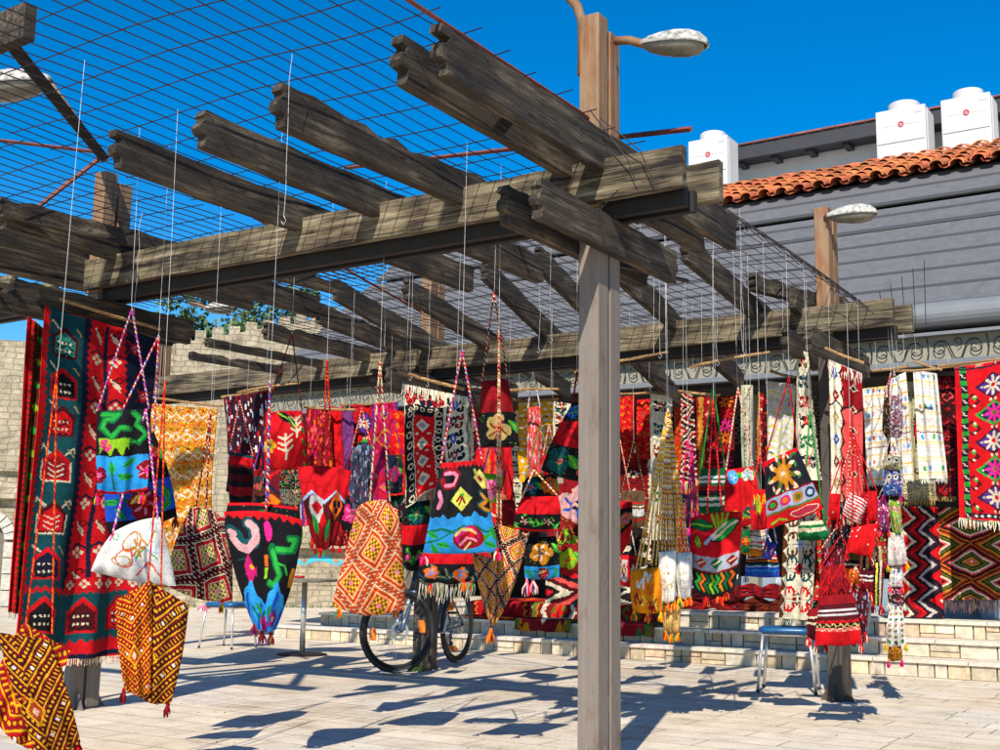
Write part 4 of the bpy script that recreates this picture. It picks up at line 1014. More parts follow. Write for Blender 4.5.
def p_bigbag(w, h, sd):
    c = Cv(w, h, '19191c', sd); c.m(c.Y < .04+.035*(abs(((c.X/.10) % 1)-.5)*2), 'red')
    c.line([(.14, .12), (.34, .09), (.44, .15), (.38, .25), (.20, .27), (.10, .20)], 'dred', .085); c.line([(.15, .13), (.33, .11), (.42, .16), (.37, .24), (.20, .26)], 'pink', .05)
    c.line([(.10, .34), (.14, .42), (.10, .50)], 'pink', .07); c.dia(.92, .20, .15, .11, 'c8c060'); c.line([(.80, .12), (.97, .28)], 'c8c060', .06); c.dia(.90, .2, .05, .04, 'dred')
    c.dia(.50, .42, .20, .13, 'c8cc50'); c.zigx(.5, .06, .05, 'c8cc50', .02) if False else None; c.line([(.42, .44), (.50, .38), (.56, .46)], 'dred', .035); c.line([(.46, .48), (.50, .42)], 'dred', .03); c.ell(.52, .38, .025, .02, 'green')
    c.line([(.86, .36), (.96, .42), (.80, .50), (.95, .56)], 'teal', .07); c.line([(.88, .37), (.97, .43), (.82, .50), (.95, .55)], 'ochre', .045)
    z = .60+.022*np.sin(c.X*24)+.012*np.sin(c.X*51); c.m(c.Y > z, '2a8fd0')
    c.line([(0, .78), (.2, .72), (.42, .78)], 'dgreen', .03); c.line([(.02, .90), (.3, .80), (.55, .70)], 'dgreen', .025); c.line([(.7, .72), (.9, .78), (1, .74)], 'dgreen', .03)
    for x, y, a in ((.10, .80, .2), (.16, .95, 1.0), (.27, .90, .3), (.93, .92, .4), (.85, .84, 2.6), (.97, .80, 1.3)): c.leaf(x, y, .10, a, 'green', 'dgreen')
    c.ell(.62, .84, .22, .125, 'dred'); c.ell(.60, .82, .17, .10, 'mag'); c.ell(.62, .85, .13, .07, 'dred'); c.line([(.44, .80), (.52, .74), (.64, .76), (.72, .80)], 'd8c070', .04); c.line([(.50, .90), (.60, .84), (.72, .88)], 'pink', .035); c.line([(.56, .96), (.64, .90)], 'd8c070', .03); c.ell(.66, .82, .05, .03, 'red')
    return c.a
def p_leafbag(w, h, sd):
    c = Cv(w, h, 'red', sd)
    c.leaf(.22, .13, .26, .25, 'black'); c.leaf(.22, .13, .23, .25, 'dgreen', 'lime'); c.leaf(.68, .22, .34, -.55, 'black'); c.leaf(.68, .22, .30, -.55, 'green', 'pale')
    for k in range(4): c.line([(.50+.05*k, .18), (.42+.10*k, .02)], 'lime', .045)
    c.line([(.42, .30), (.55, .20), (.70, .14)], 'pale', .05); c.line([(.30, .36), (.45, .28)], 'lblue', .06); c.leaf(.15, .34, .14, 1.3, 'black'); c.leaf(.15, .34, .12, 1.3, 'lime', 'dgreen')
    b = (c.Y > .50+.03*np.sin(c.X*3)) & (c.Y < .68+.03*np.sin(c.X*3)); c.m(b, 'a8acb4')
    for k in range(3): c.dia(.2+.32*k, .60, .13, .07, ('rust', 'dgreen', 'dred')[k]); c.line([(.14+.32*k, .61), (.26+.32*k, .58)], 'pale', .03)
    c.m(c.Y >= .68+.03*np.sin(c.X*3), '1a1a1a'); c.m(abs(c.Y-.685-.03*np.sin(c.X*3)) < .012, 'dred')
    for k, cc in enumerate(('green', 'orange', 'dgreen', 'lime', 'green', 'ochre', 'dgreen', 'orange')):
        x = .1+.11*k; c.line([(x, .74), (x+.08, .80), (x-.02, .86), (x+.06, .94)], cc, .05)
    return c.a
def p_autumn(w, h, sd):
    c = Cv(w, h, '201c26', sd); c.m(c.Y < .05+.03*(abs(((c.X/.1) % 1)-.5)*2), 'red'); cx, cy = .47, .30
    for k in range(9):
        a = 2*math.pi*k/9+.2; d = .13
        for j, (dd, cc, L) in enumerate(((.12, 'ochre', .12), (.22, 'olive' if k % 3 == 0 else 'ochre', .10), (.31, 'pale', .08))):
            c.leaf(cx+dd*math.cos(a), cy+dd*math.sin(a)/c.asp, L, a+(.4 if j == 2 else 0), cc, 'tan' if j == 0 else None)
        c.leaf(cx+.36*math.cos(a+.2), cy+.30*math.sin(a+.2)/c.asp, .05, a-.7, 'pale' if k % 2 else 'green')
    c.line([(.72, .10), (.80, .05), (.88, .08)], 'dgreen', .045); c.ell(cx, cy, .05, .035, 'pale')
    c.rect(0, .555, 1, .58, 'dred'); c.rect(0, .58, 1, .79, '98a0b8')
    for k in range(4):
        x = .13+.25*k; c.ell(x, .685, .10, .075, ('dred', 'mag', 'ochre', '26343a')[k]); c.ell(x, .685, .055, .04, ('green', 'orange', 'olive', 'lblue')[k]); c.line([(x+.125, .59), (x+.125, .78)], 'lgrey', .015)
    c.rect(0, .79, 1, .82, 'olive'); c.rect(0, .82, 1, 1, 'red'); c.ell(.70, .91, .26, .06, 'cream'); c.ell(.70, .91, .24, .05, 'b02840'); c.line([(.1, .95), (.25, .90), (.36, .96)], 'lime', .03); return c.a
def p_cup(w, h, sd):
    c = Cv(w, h, 'red', sd); z = .32+.13*(abs((((c.X)/.5) % 1)-.5)*2); c.m(c.Y > z, 'maroon'); c.m(abs(c.Y-z) < .02, 'lblue')
    c.ell(.30, .52, .17, .17, 'lgrey'); c.dia(.32, .50, .14, .09, 'red'); c.dia(.78, .50, .16, .20, 'orange'); c.ell(.74, .48, .04, .05, 'navy'); c.ell(.84, .48, .04, .05, 'navy'); c.ell(.78, .56, .04, .04, 'navy')
    c.m((c.Y > .70), 'dred'); c.leaf(.25, .72, .18, 1.2, 'green', 'dgreen'); c.leaf(.6, .78, .18, 1.8, 'dgreen', 'green'); c.dia(.45, .66, .1, .1, 'red'); return c.a
def p_greenblue(w, h, sd):
    c = Cv(w, h, 'black', sd); g = 'green'
    c.line([(.12, .06), (.42, .04), (.30, .12), (.16, .12), (.10, .22), (.30, .34), (.45, .22), (.62, .24)], 'dgreen', .12); c.line([(.12, .06), (.40, .05), (.28, .11), (.16, .13), (.12, .22), (.30, .32), (.45, .22), (.60, .23)], g, .07)
    c.line([(.68, .04), (.82, .12), (.76, .2), (.95, .32), (.80, .42)], 'dgreen', .11); c.line([(.68, .05), (.80, .12), (.75, .2), (.93, .32), (.82, .40)], g, .06)
    c.leaf(.60, .38, .16, .3, 'dgreen', 'green'); c.m((c.Y > .35) & (c.Y < .56) & (c.X < .62) & (c.X > .06) & (c.Y < .50+.05*np.sin(c.X*30)), 'lime'); c.flower(.18, .43, .11, 'hot', 'yellow', None, 5)
    c.rect(0, .56, 1, 1, 'sky'); c.line([(.34, .95), (.30, .75)], 'dgreen', .03); c.leaf(.28, .70, .15, 1.4, 'green', 'dgreen'); c.leaf(.60, .64, .14, 2.6, 'green', 'dgreen'); c.leaf(.55, .80, .16, .2, 'green', 'dgreen')
    c.flower(.92, .76, .18, 'dred', 'hot', 'pink'); c.flower(.04, .80, .14, 'dred', 'pink', 'hot'); c.rect(0, .97, 1, 1, 'red'); return c.a
def p_tanhook(w, h, sd):
    c = Cv(w, h, 'b8ab84', sd); c.rect(0, .04, 1, .06, 'dbrown'); c.rect(0, .94, 1, .96, 'dbrown')
    for k in range(3):
        for j in range(3):
            for sx in (-1, 1): c.ell(.2+k*.32+sx*.07, .2+j*.3, .06, .10, ('brown', 'olive', 'dbrown')[k % 3], .45)
    return c.a
def p_lace(w, h, sd, bg='white', cols=('lgrey', 'tan', 'coral')):
    c = Cv(w, h, bg, sd); c.speck(list(cols), .3); c.rect(0, .85, 1, .9, 'lgrey'); return c.a
def p_doll(w, h, sd, bg, cols):
    c = Cv(w, h, bg, sd); c.speck(list(cols), .35, sz=2)
    for x in (.3, .7): c.ell(x, .3, .14, .14/c.asp, cols[0]); c.ell(x, .3, .07, .07/c.asp, 'navy')
    return c.a
def p_shawl(w, h, sd):
    c = Cv(w, h, 'red', sd)
    for k in range(9): c.dia(.3, (k+.5)/9, .18, .045, 'orange'); c.line([(.6, (k+.2)/9), (.9, (k+.6)/9)], 'ochre', .05)
    return c.a
def p_plain(w, h, sd, bg='red', dots=None):
    c = Cv(w, h, bg, sd)
    if dots: c.speck(dots, .02, sz=2)
    return c.a

# ---- cloth bodies
def cloth(name, quad, canvas, parent, puff=0.0, fold=.008, bow=(0, 0, 0, 0), seed=0, th=.004, waves=2.2, label=None, curl=0):
    tl, tr, br, bl = [np.array(q, float) for q in quad]
    nv, nu = canvas.shape[:2]; r = random.Random(seed)
    u, v = np.meshgrid(np.linspace(0, 1, nu+1), np.linspace(0, 1, nv+1)); U, V = u[..., None], v[..., None]
    P = (1-V)*((1-U)*tl+U*tr)+V*((1-U)*bl+U*br)
    ex = (tr-tl)+(br-bl); W = np.linalg.norm(ex)/2; ex /= np.linalg.norm(ex); ey = (bl-tl)+(br-tr); H = np.linalg.norm(ey)/2; ey /= np.linalg.norm(ey)
    n = np.cross(ex, ey); n /= np.linalg.norm(n)
    c0 = (tl+tr+br+bl)/4
    if np.dot(n, CAM-c0) < 0: n = -n
    bl_, br_, bt, bb = bow
    sv, su = np.sin(math.pi*V), np.sin(math.pi*U)
    P = P + ex*W*(-bl_*(1-U)*sv + br_*U*sv) + ey*H*(-bt*(1-V)*su + bb*V*su)
    ph = [r.uniform(0, 6.28) for _ in range(6)]
    f = np.sin(2*math.pi*waves*u+ph[0]+1.2*np.sin(v*2.2+ph[1]))*(.35+.65*v)+.45*np.sin(2*math.pi*waves*1.9*u+ph[2]+v*2)*(.5+.5*np.cos(v*3+ph[3]))+.35*np.sin(5*v+ph[4]+3*u)+.2*np.sin(11*v+9*u+ph[5])
    f = f*fold
    if curl: f = f + curl*(v**2)*np.sin(u*3.1)
    b = (np.sin(math.pi*u)*np.sin(math.pi*v))**.55*puff
    wr = puff*.10*np.sin(9*v+7*u+ph[2])*np.sin(6*u-4*v+ph[3])*np.sin(math.pi*u)*np.sin(math.pi*v)
    F = P + n*(f+b+wr+th)[..., None]; Bk = P + n*(f-b*.8-th)[..., None]
    nrow = (nv+1)*(nu+1)
    verts = np.concatenate([F.reshape(-1, 3), Bk.reshape(-1, 3)]) - np.array(parent_loc(parent))
    idx = np.arange(nrow).reshape(nv+1, nu+1)
    a, b_, c_, d = idx[:-1, :-1].ravel(), idx[:-1, 1:].ravel(), idx[1:, 1:].ravel(), idx[1:, :-1].ravel()
    # orientation: front normal along n
    side = np.dot(np.cross(tr-tl, bl-tl), n)
    fr = np.stack([a, b_, c_, d], 1) if side > 0 else np.stack([a, d, c_, b_], 1)
    bk = (np.stack([a, d, c_, b_], 1) if side > 0 else np.stack([a, b_, c_, d], 1))+nrow
    edges = []; ecol = []
    for line, cc in ((idx[0, :], canvas[0]), (idx[-1, :], canvas[-1])):
        edges.append(np.stack([line[:-1], line[1:], line[1:]+nrow, line[:-1]+nrow], 1)); ecol.append(cc)
    for line, cc in ((idx[:, 0], canvas[:, 0]), (idx[:, -1], canvas[:, -1])):
        edges.append(np.stack([line[:-1], line[1:], line[1:]+nrow, line[:-1]+nrow], 1)); ecol.append(cc)
    faces = np.concatenate([fr, bk]+edges)
    rs = np.random.RandomState(seed+1)
    col = canvas.reshape(-1, 3)*rs.uniform(.86, 1.12, (nu*nv, 1))*np.repeat(rs.uniform(.92, 1.07, nv), nu)[:, None]
    cols = np.concatenate([col, col*.9]+ecol); cols = np.clip(cols*.88, 0, 1)
    me = bpy.data.meshes.new(name); nf = len(faces)
    me.vertices.add(len(verts)); me.vertices.foreach_set('co', verts.ravel()); me.loops.add(nf*4); me.loops.foreach_set('vertex_index', faces.ravel().astype(np.int32))
    me.polygons.add(nf); me.polygons.foreach_set('loop_start', np.arange(0, nf*4, 4, dtype=np.int32)); me.polygons.foreach_set('loop_total', np.full(nf, 4, np.int32))
    me.polygons.foreach_set('use_smooth', np.ones(nf, bool)); me.update(calc_edges=True)
    at = me.color_attributes.new('col', 'FLOAT_COLOR', 'CORNER'); c4 = np.ones((nf, 4)); c4[:, :3] = cols; at.data.foreach_set('color', np.repeat(c4, 4, 0).ravel())
    me.materials.append(M_cloth); o = bpy.data.objects.new(name, me); C.objects.link(o); o.parent = parent
    if label: o['label'] = label
    return o
def rope(name, pts, cols, parent, r=.006, step=.0075):
    r = r*.85; rr = random.Random(len(pts)*7+int(abs(pts[0][0])*999)); cols = [rr.choice(cols) if rr.random() < .35 else cols[i % len(cols)] for i in range(len(cols)*5)]
    P = []; pts = [Vector(p) for p in pts]
    for a, b in zip(pts[:-1], pts[1:]):
        n = max(1, int((b-a).length/step))
        for k in range(n): P.append(a.lerp(b, k/n))
    P.append(pts[-1]); sag = []
    m = MB(); m.tube(P, [r*(.85+.25*(i % 2)+rr.uniform(-.08, .12)) for i in range(len(P))], 6, cols=[lin(PAL.get(c, c)) for c in cols], spiral=4); return m.build(name, M_cloth, parent)
def tassel(p, cols, parent, L=.06, name='tassel', seed=0, down=Vector((0, 0, -1))):
    r = random.Random(seed); m = MB(); p = Vector(p); m.tube([p, p+down*L*.25], [.006, .010], 6, col=lin(PAL[cols[0]]))
    for k in range(14):
        a = r.uniform(0, 6.28); d = Vector((math.cos(a), math.sin(a), 0))*r.uniform(.1, .34)*L
        m.tube([p+down*L*.2, p+down*L*.6+d*.9, p+down*L*r.uniform(.85, 1.1)+d], [.006, .005, .002], 4, col=lin(PAL[r.choice(cols)]))
    return m.build(name, M_cloth, parent)
def fringe(a, b, col, parent, L=.05, n=40, name='fringe', up=0, seed=0, knots=False):
    r = random.Random(seed); a, b = Vector(a), Vector(b); m = MB(); c = lin(PAL.get(col, col)); 
    for k in range(n):
        p = a.lerp(b, (k+r.random()*.6)/n)+Vector((0, 0, .004)); d = Vector((r.uniform(-.15, .15), r.uniform(-.25, .05), -1 if not up else 1))*L*r.uniform(.6, 1.1)
        w_ = (b-a).length/n*.33; m.tube([p, p+d*.5+Vector((r.uniform(-.1, .1)*L, 0, 0)), p+d], [w_, w_, w_*.5], 4, col=tuple(x*r.uniform(.75, 1.1) for x in c))
    return m.build(name, M_cloth, parent)
def plane_pts(pxs, plane):
    k, val = plane[0], plane[1]
    if k == 'Y': return [aty(u, v, val) for u, v in pxs]
    if k == 'X': return [atx(u, v, val) for u, v in pxs]
    # facing the camera (plus yaw offset) through the point at depth Y=val below the mean pixel
    cu = sum(p[0] for p in pxs)/len(pxs); cv = sum(p[1] for p in pxs)/len(pxs); p0 = aty(cu, cv, val)
    off = plane[2] if len(plane) > 2 else 0; d = CAM-p0; az = math.atan2(d[1], d[0])+off; n = np.array([math.cos(az), math.sin(az), 0])
    return [atn(u, v, p0, n) for u, v in pxs]
ITEM = [0]
def res(quad, q=1.0):
    (a, b, c, d) = quad; w = (math.dist(a, b)+math.dist(d, c))/2; h = (math.dist(a, d)+math.dist(b, c))/2
    w = max(math.dist(a, b), math.dist(d, c)); return max(10, int(w*q)), max(10, int(h*q))
def string_up(p, T, ztop=2.93, r=.0011):
    p = Vector(p)
    if p.x > -2.5: e = p.x+2.5; ztop = 2.94-.55*e-.8*e*e
    if p.z > ztop-.05: return
    m = MB(); k = (ztop-p.z); sd = random.Random(ITEM[0]); q = Vector((sd.uniform(-.02, .02), sd.uniform(-.02, .02), 0))
    m.tube([p, p+Vector((0, 0, .03))+q*.2, p.lerp(p+Vector((0, 0, k)), .5)+q*.5, p+Vector((0, 0, k))+q], r, 4); m.build('hanging_string', M_string, T)
def bag(label, quad, plane, pat, strap=None, straps=None, scol=('red', 'cream'), puff=.05, bow=(.06, .06, 0, .05), tassels=(), tcol=('red', 'orange', 'yellow'), parts=None, sr=.006, q=1.0, fold=.013, cat='bag', name='woven_bag', string=True, group=None, flap=None, TL=.055, sattach=None, ztop=2.93, frg=None):
    ITEM[0] += 1; sd = ITEM[0]*13
    allpx = list(quad)+(list(strap) if strap else [])+[(u, v) for u, v in tassels]
    k = len(quad); P = plane_pts(list(quad), plane)
    # strap/tassel points on the same plane as the body
    p0 = (np.array(P[0])+P[2])/2; n = np.cross(np.array(P[1])-P[0], np.array(P[3])-P[0]); n /= np.linalg.norm(n)
    on = lambda u, v: atn(u, v, p0, n)
    base = strap[0] if strap else ((quad[0][0]+quad[1][0])/2, (quad[0][1]+quad[1][1])/2)
    T = thing(name, on(*base), label, cat, group)
    w, h = res(quad, q); cloth('body', P, pat(w, h, sd), T, puff, fold, bow, sd)
    if parts:
        for j, (nm, q2, pt2, pf) in enumerate(parts):
            P2 = [on(*z) for z in q2]; nn = (CAM-np.array(P2[0])); nn /= np.linalg.norm(nn); P2 = [p+nn*(.03 if pf > 0 else -.05) for p in P2]
            w, h = res(q2, q); cloth(nm, P2, pt2(w, h, sd+j+1), T, abs(pf), fold, bow, sd+j)
    if strap:
        ap = on(*strap[0])
        at = sattach or [quad[0], quad[1]]
        off = [0]
        for z in at: rope('strap', [ap, on(*z)], scol, T, sr)
        if string: string_up(ap, T, ztop)
    elif string: string_up(P[0]*.5+P[1]*.5, T, ztop)
    for j, z in enumerate(tassels): tassel(on(*z), tcol, T, TL, seed=sd+j)
    if frg: fringe(P[3], P[2], frg[0], T, frg[1], frg[2], seed=sd)
    return T
def rug(label, quad, plane, pat, rod=None, fr=None, top=None, q=.9, fold=.021, cat='rug', name='kilim_rug', waves=2.0, bow=(0, 0, 0, 0), strings=2, group=None, curl=0, ztop=2.93, rodY=None, rodplane=None):
    ITEM[0] += 1; sd = ITEM[0]*17; P = plane_pts(list(quad), plane)
    T = thing(name, (np.array(P[0])+P[1])/2, label, cat, group); w, h = res(quad, q)
    cloth('woven_field', P, pat(w, h, sd), T, 0, fold, bow, sd, waves=waves, curl=curl)
    if fr: fringe(P[3], P[2], fr[0], T, fr[1], fr[2], seed=sd)
    if top: fringe(P[0], P[1], top[0], T, top[1], top[2], name='top_fringe', seed=sd+1)
    if rod:
        A, B = plane_pts(list(rod), plane); A, B = Vector(A), Vector(B); m = MB(); m.tube([A, A.lerp(B, .5)+Vector((0, 0, -.006)), B], .011, 7); m.build('hanging_rod', M_stick, T)
        for s_ in ([.12, .88] if strings == 2 else []): string_up(A.lerp(B, s_), T, ztop)
    return T

# ------------------------------------------------------------------ hanging goods, left side
bd = lambda *b: (lambda w, h, s: p_bands(w, h, s, b))
X1 = ('X', -5.95)
rug('large red and dark teal kilim with house motifs, at the far left', [(46, 306), (157, 339), (130, 655), (15, 664)], X1, p_lkilim, rod=[(60, 299), (160, 329)], fr=('pale', .045, 60), fold=.025, waves=2.6, q=1.2, strings=0, group='kilims hung up for sale')
rug('narrow brown kilim with red scalloped edge, left edge of the big red kilim', [(28, 316), (45, 330), (24, 615), (8, 612)], ('X', -6.15), p_brown, fr=('lgrey', .05, 14), fold=.01, group='kilims hung up for sale')
G = 'woven bags hung from the wire mesh'
bag('dark blue and black bag with purple flower, behind the green and blue bag', [(108, 440), (154, 432), (177, 516), (107, 531)], ('C', 3.75), bd((.55, 'black', 'flowers', 'mag', 'dred', 'hot'), (.35, 'blue', 'rose'), (.1, 'black')), strap=[(159, 335)], scol=('mag', 'cream', 'red', 'blue'), tassels=[(176, 516)], tcol=('dred', 'maroon'), group=G)
bag('green and black bag with sky blue flowered lower half, on twisted blue red cords', [(97, 411), (149, 409), (148, 490), (97, 493)], ('C', 3.55), p_greenblue, strap=[(132, 309)], scol=('blue', 'red', 'cream'), tassels=[(97, 493), (143, 492)], tcol=('red', 'hot', 'lime'), group=G, sr=.0055, q=1.3, bow=(.02, .03, 0, .03))
bag('white embroidered bag with thin coloured flowers, below the blue bag', [(113, 532), (160, 517), (176, 586), (91, 571)], ('C', 3.6), bd((1, 'white', 'embroid', 'ochre', 'lblue', 'green', 'coral', 'lgrey')), strap=[(146, 409)], sattach=[(113, 532), (158, 519)], scol=('blue', 'hot', 'cream'), tassels=[(113, 533)], tcol=('mag', 'hot', 'navy'), group=G, q=1.3, string=False, bow=(.04, .02, .06, .05))
sad = lambda w, h, s: p_saddle(w, h, s, bg='8c0f14', y='yellow', ang=.95, mirror=.45)
sad2 = lambda w, h, s: p_saddle(w, h, s, bg='4a0a0e', y='e0a018', ang=.7, mirror=.3, red='dred')
bag('red and yellow striped saddle bag at the bottom left corner, nearest to the camera', [(24, 622), (70, 651), (32, 752), (-16, 706)], ('C', 2.88), sad, strap=[(57, 372)], sattach=[(26, 624), (52, 634)], scol=('red', 'orange', 'dred'), puff=.035, tassels=[(68, 742), (78, 741)], tcol=('red', 'dred'), parts=[('rear_pouch', [(-3, 632), (48, 640), (80, 741), (38, 757)], sad2, .03)], q=1.7, group='saddle bags', TL=.05, name='saddle_bag', sr=.0045)
bag('maroon and yellow striped saddle bag hanging second from the left corner', [(148, 580), (189, 605), (171, 703), (132, 692)], ('C', 3.53), sad2, strap=[(165, 381)], sattach=[(148, 582), (161, 586)], scol=('red', 'orange', 'dred'), puff=.03, tassels=[(124, 688), (168, 702)], tcol=('dred', 'maroon'), parts=[('rear_pouch', [(116, 600), (151, 580), (150, 692), (124, 688)], sad, .03)], q=1.7, group='saddle bags', TL=.06, name='saddle_bag', sr=.0045)
rug('ochre and orange mosaic patterned cloth on a stick, left of the stone buttress', [(151, 404), (217, 408), (210, 575), (158, 590)], ('Y', 6.9), p_mosaic, rod=[(150, 397), (222, 406)], fr=('cream', .03, 20), top=('cream', .02, 30), cat='cloth', name='woven_cloth', group='cloths hung on sticks', q=1.2)
bag('maroon saddle bag with cream lattice and yellow squares, under the ochre cloth', [(190, 508), (226, 520), (232, 602), (164, 584)], ('C', 4.3, .25), lambda w, h, s: p_lattice(w, h, s, 'dred', 'cream', 'c8b878', 'black', rot=.35, per=.50), strap=[(211, 412)], sattach=[(196, 508), (206, 510)], scol=('cream', 'red', 'maroon'), puff=.05, tassels=[(222, 602)], tcol=('orange', 'dred', 'lime'), q=1.6, group='saddle bags', name='saddle_bag', bow=(.05, .06, .06, .07), string=True)
rug('maroon, blue and white cloth with dense speckled strands, right of the ochre cloth', [(224, 398), (270, 390), (270, 486), (228, 492)], ('Y', 6.6), lambda w, h, s: p_mottle(w, h, s, '3a1424', ['white', 'red', 'dred', 'lblue', 'black', 'maroon', 'navy']), rod=[(222, 397), (272, 388)], top=('dred', .03, 20), cat='cloth', name='woven_cloth', group='cloths hung on sticks', waves=3.5, fold=.03)
bag('striped bag in black and red bands below the speckled cloth', [(229, 452), (253, 456), (251, 508), (230, 508)], ('C', 6.2), lambda w, h, s: p_stripes(w, h, s, [('teal', 1), ('red', 3), ('dred', 1), ('black', 2.5), ('maroon', 2.5), ('black', 2), ('dred', 3), ('black', 2), ('maroon', 3)]), strap=[(240, 400)], scol=('red', 'cream', 'maroon'), group=G, string=False)
bag('black bag with green hook, pink shapes and blue base on a blue red cord', [(224, 512), (303, 520), (276, 630), (254, 628)], ('C', 3.93), p_blob, strap=[(270, 381)], sattach=[(268, 500), (266, 512)], scol=('blue', 'red', 'navy', 'cream'), puff=.06, bow=(.10, .10, .04, .02), parts=[('rear_pouch', [(228, 503), (298, 508), (296, 560), (236, 560)], lambda w, h, s: p_bands(w, h, s, ((.06, 'red'), (.94, 'black', 'flowers', 'dgreen', 'teal', 'red'))), -.04)], tassels=[(262, 630), (271, 632), (255, 622)], tcol=('dred', 'maroon', 'purple', 'olive'), group=G, q=1.5, sr=.006, TL=.06)
T_ = bag('red bag with pale branches and dark green leaves on a thin dark cord', [(266, 413), (302, 411), (307, 468), (264, 470)], ('C', 5.2), bd((1, 'red', 'branch', 'cream')), strap=[(292, 334)], scol=('dred', 'black', 'maroon'), sr=.0045, group=G, q=1.4, bow=(.0, .05, .02, .0))
bag('small black speckled flower bag under the red branch bag', [(281, 470), (301, 470), (302, 504), (281, 503)], ('C', 6.4), bd((.6, 'black', 'speck', 'green', 'grey', 'coral'), (.4, 'cream', 'speck', 'black', 'green', 'red')), strap=[(290, 420)], scol=('mag', 'cream'), group=G, string=False)
bag('red bucket shaped bag with blue zigzag, white and orange motifs and pointed base', [(297, 467), (352, 471), (336, 541), (312, 541)], ('C', 4.85), p_cup, strap=[(327, 360)], sattach=[(322, 469), (333, 470)], scol=('red', 'dred', 'orange'), puff=.06, bow=(.02, .02, .04, .12), tassels=[(317, 544), (322, 548), (312, 538)], tcol=('red', 'dred', 'green'), group=G, q=1.5, TL=.055)
rug('magenta and red cloth left of the purple striped cloth', [(307, 409), (330, 407), (331, 468), (306, 470)], ('Y', 7.4), lambda w, h, s: p_mottle(w, h, s, 'dred', ['mag', 'red', 'orange', 'coral']), rod=[(304, 407), (356, 410)], cat='cloth', name='woven_cloth', group='cloths hung on sticks')
rug('red cloth with a faded purple edge, behind the bucket shaped bag', [(330, 406), (353, 410), (352, 492), (332, 492)], ('Y', 7.5), lambda w, h, s: p_stripes(w, h, s, [('red', 5), ('dred', .5), ('7a3a7a', 4)], vert=True), cat='cloth', name='woven_cloth', group='cloths hung on sticks')
rug('small orange red rug with a pink and green diamond and a green left border', [(343, 406), (378, 403), (378, 500), (343, 500)], ('Y', 7.6), lambda w, h, s: p_diamond(w, h, s, n=3), rod=[(340, 405), (398, 402)], group='kilims hung up for sale')
bag('grey blue mottled bag with a red cord, in front of the small diamond rug', [(352, 448), (370, 441), (373, 505), (350, 508)], ('C', 6.5), lambda w, h, s: p_mottle(w, h, s, '3a4258', ['grey', 'dred', 'lblue', 'black']), strap=[(362, 408)], scol=('cream', 'red'), group=G, string=False)
rug('magenta and red narrow kilim in the middle left of the row', [(373, 404), (397, 402), (404, 500), (368, 500)], ('Y', 7.3), lambda w, h, s: p_rug(w, h, s, 'b01040', ('hot', 'ochre', 'purple', 'red')), group='kilims hung up for sale')
rug('bright red cloth with yellow and orange dashes, left of the cream fringed kilim', [(392, 410), (408, 412), (408, 505), (392, 500)], ('Y', 7.2), p_shawl, cat='cloth', name='woven_cloth', group='cloths hung on sticks')
bag('orange saddle bag with cream lattice diamonds, in front of the bicycle', [(358, 506), (398, 510), (405, 609), (333, 606)], ('C', 4.79, -.15), lambda w, h, s: p_lattice(w, h, s, 'orange', 'cream', 'ochre', 'brown', rot=-.22, per=.50), strap=[(380, 360)], sattach=[(370, 502), (390, 504)], scol=('cream', 'red', 'dred', 'tan'), puff=.07, bow=(.02, .03, .08, .08), tassels=[(339, 606)], tcol=('yellow', 'orange', 'red', 'green'), group='saddle bags', q=1.8, name='saddle_bag', sr=.006, TL=.06)
bag('black bag with red middle band and green leaves, left of the big blue flowered bag', [(404, 503), (430, 500), (424, 568), (403, 568)], ('C', 6.0), bd((.35, 'black', 'flowers', 'teal', 'tan', 'green'), (.28, 'red'), (.37, 'black', 'vine', 'green', 'lime', 'mag', 'pink')), strap=[(414, 440)], scol=('red', 'cream'), group=G, string=False, q=1.3)
rug('cream kilim with black border and red centre, knotted fringe on a stick', [(402, 384), (469, 398), (469, 462), (406, 508)], ('Y', 5.9), p_cream, rod=[(398, 371), (464, 389)], top=('e0d8c0', .07, 30), group='kilims hung up for sale', q=1.5)
bag('big black bag with pink hooks and yellow diamond over a blue flowered base', [(441, 463), (482, 460), (498, 551), (423, 553)], ('C', 4.5), p_bigbag, strap=[(462, 350)], scol=('blue', 'red', 'cream'), puff=.05, bow=(0, 0, .0, .02), tassels=[(424, 553), (497, 548)], tcol=('red', 'hot', 'cream'), group=G, q=1.6)
bag('black flowered bag with red top band and pale fringed base, over the bicycle', [(424, 552), (474, 552), (475, 583), (420, 582)], ('C', 5.0), bd((.38, 'red'), (.62, 'black', 'vine', 'teal', 'tan', 'orange', 'sky')), strap=[(450, 470)], scol=('red', 'cream'), group=G, q=1.5, string=False, puff=.04, tassels=[(431, 583), (464, 580), (471, 580)], tcol=('red', 'orange', 'green'), frg=('c8c0a8', .10, 46))
bag('black and red bag with a cream ringed red flower and lime green leaves', [(482, 381), (508, 379), (520, 446), (476, 447)], ('C', 5.4), bd((.5, 'dred', 'vine', '9a1018'), (.5, 'black', 'flowers', 'tan', 'red', 'dred', 'lime')), strap=[(494, 293)], scol=('red', 'cream', 'dred', 'black'), group=G, q=1.5, bow=(0, 0, 0, 0))
rug('red panel with orange vertical folds below the black and red flower bag', [(476, 448), (512, 448), (515, 525), (478, 505)], ('Y', 6.9), lambda w, h, s: p_stripes(w, h, s, [('red', 3), ('coral', 2), ('ochre', 1), ('red', 2), ('coral', 1.5), ('dred', 2), ('red', 3)], vert=True), cat='cloth', name='woven_cloth', group='cloths hung on sticks')
lt = lambda rot: (lambda w, h, s: p_lattice(w, h, s, 'e07818', 'cream', 'ochre', 'olive', rot=rot, per=.62))
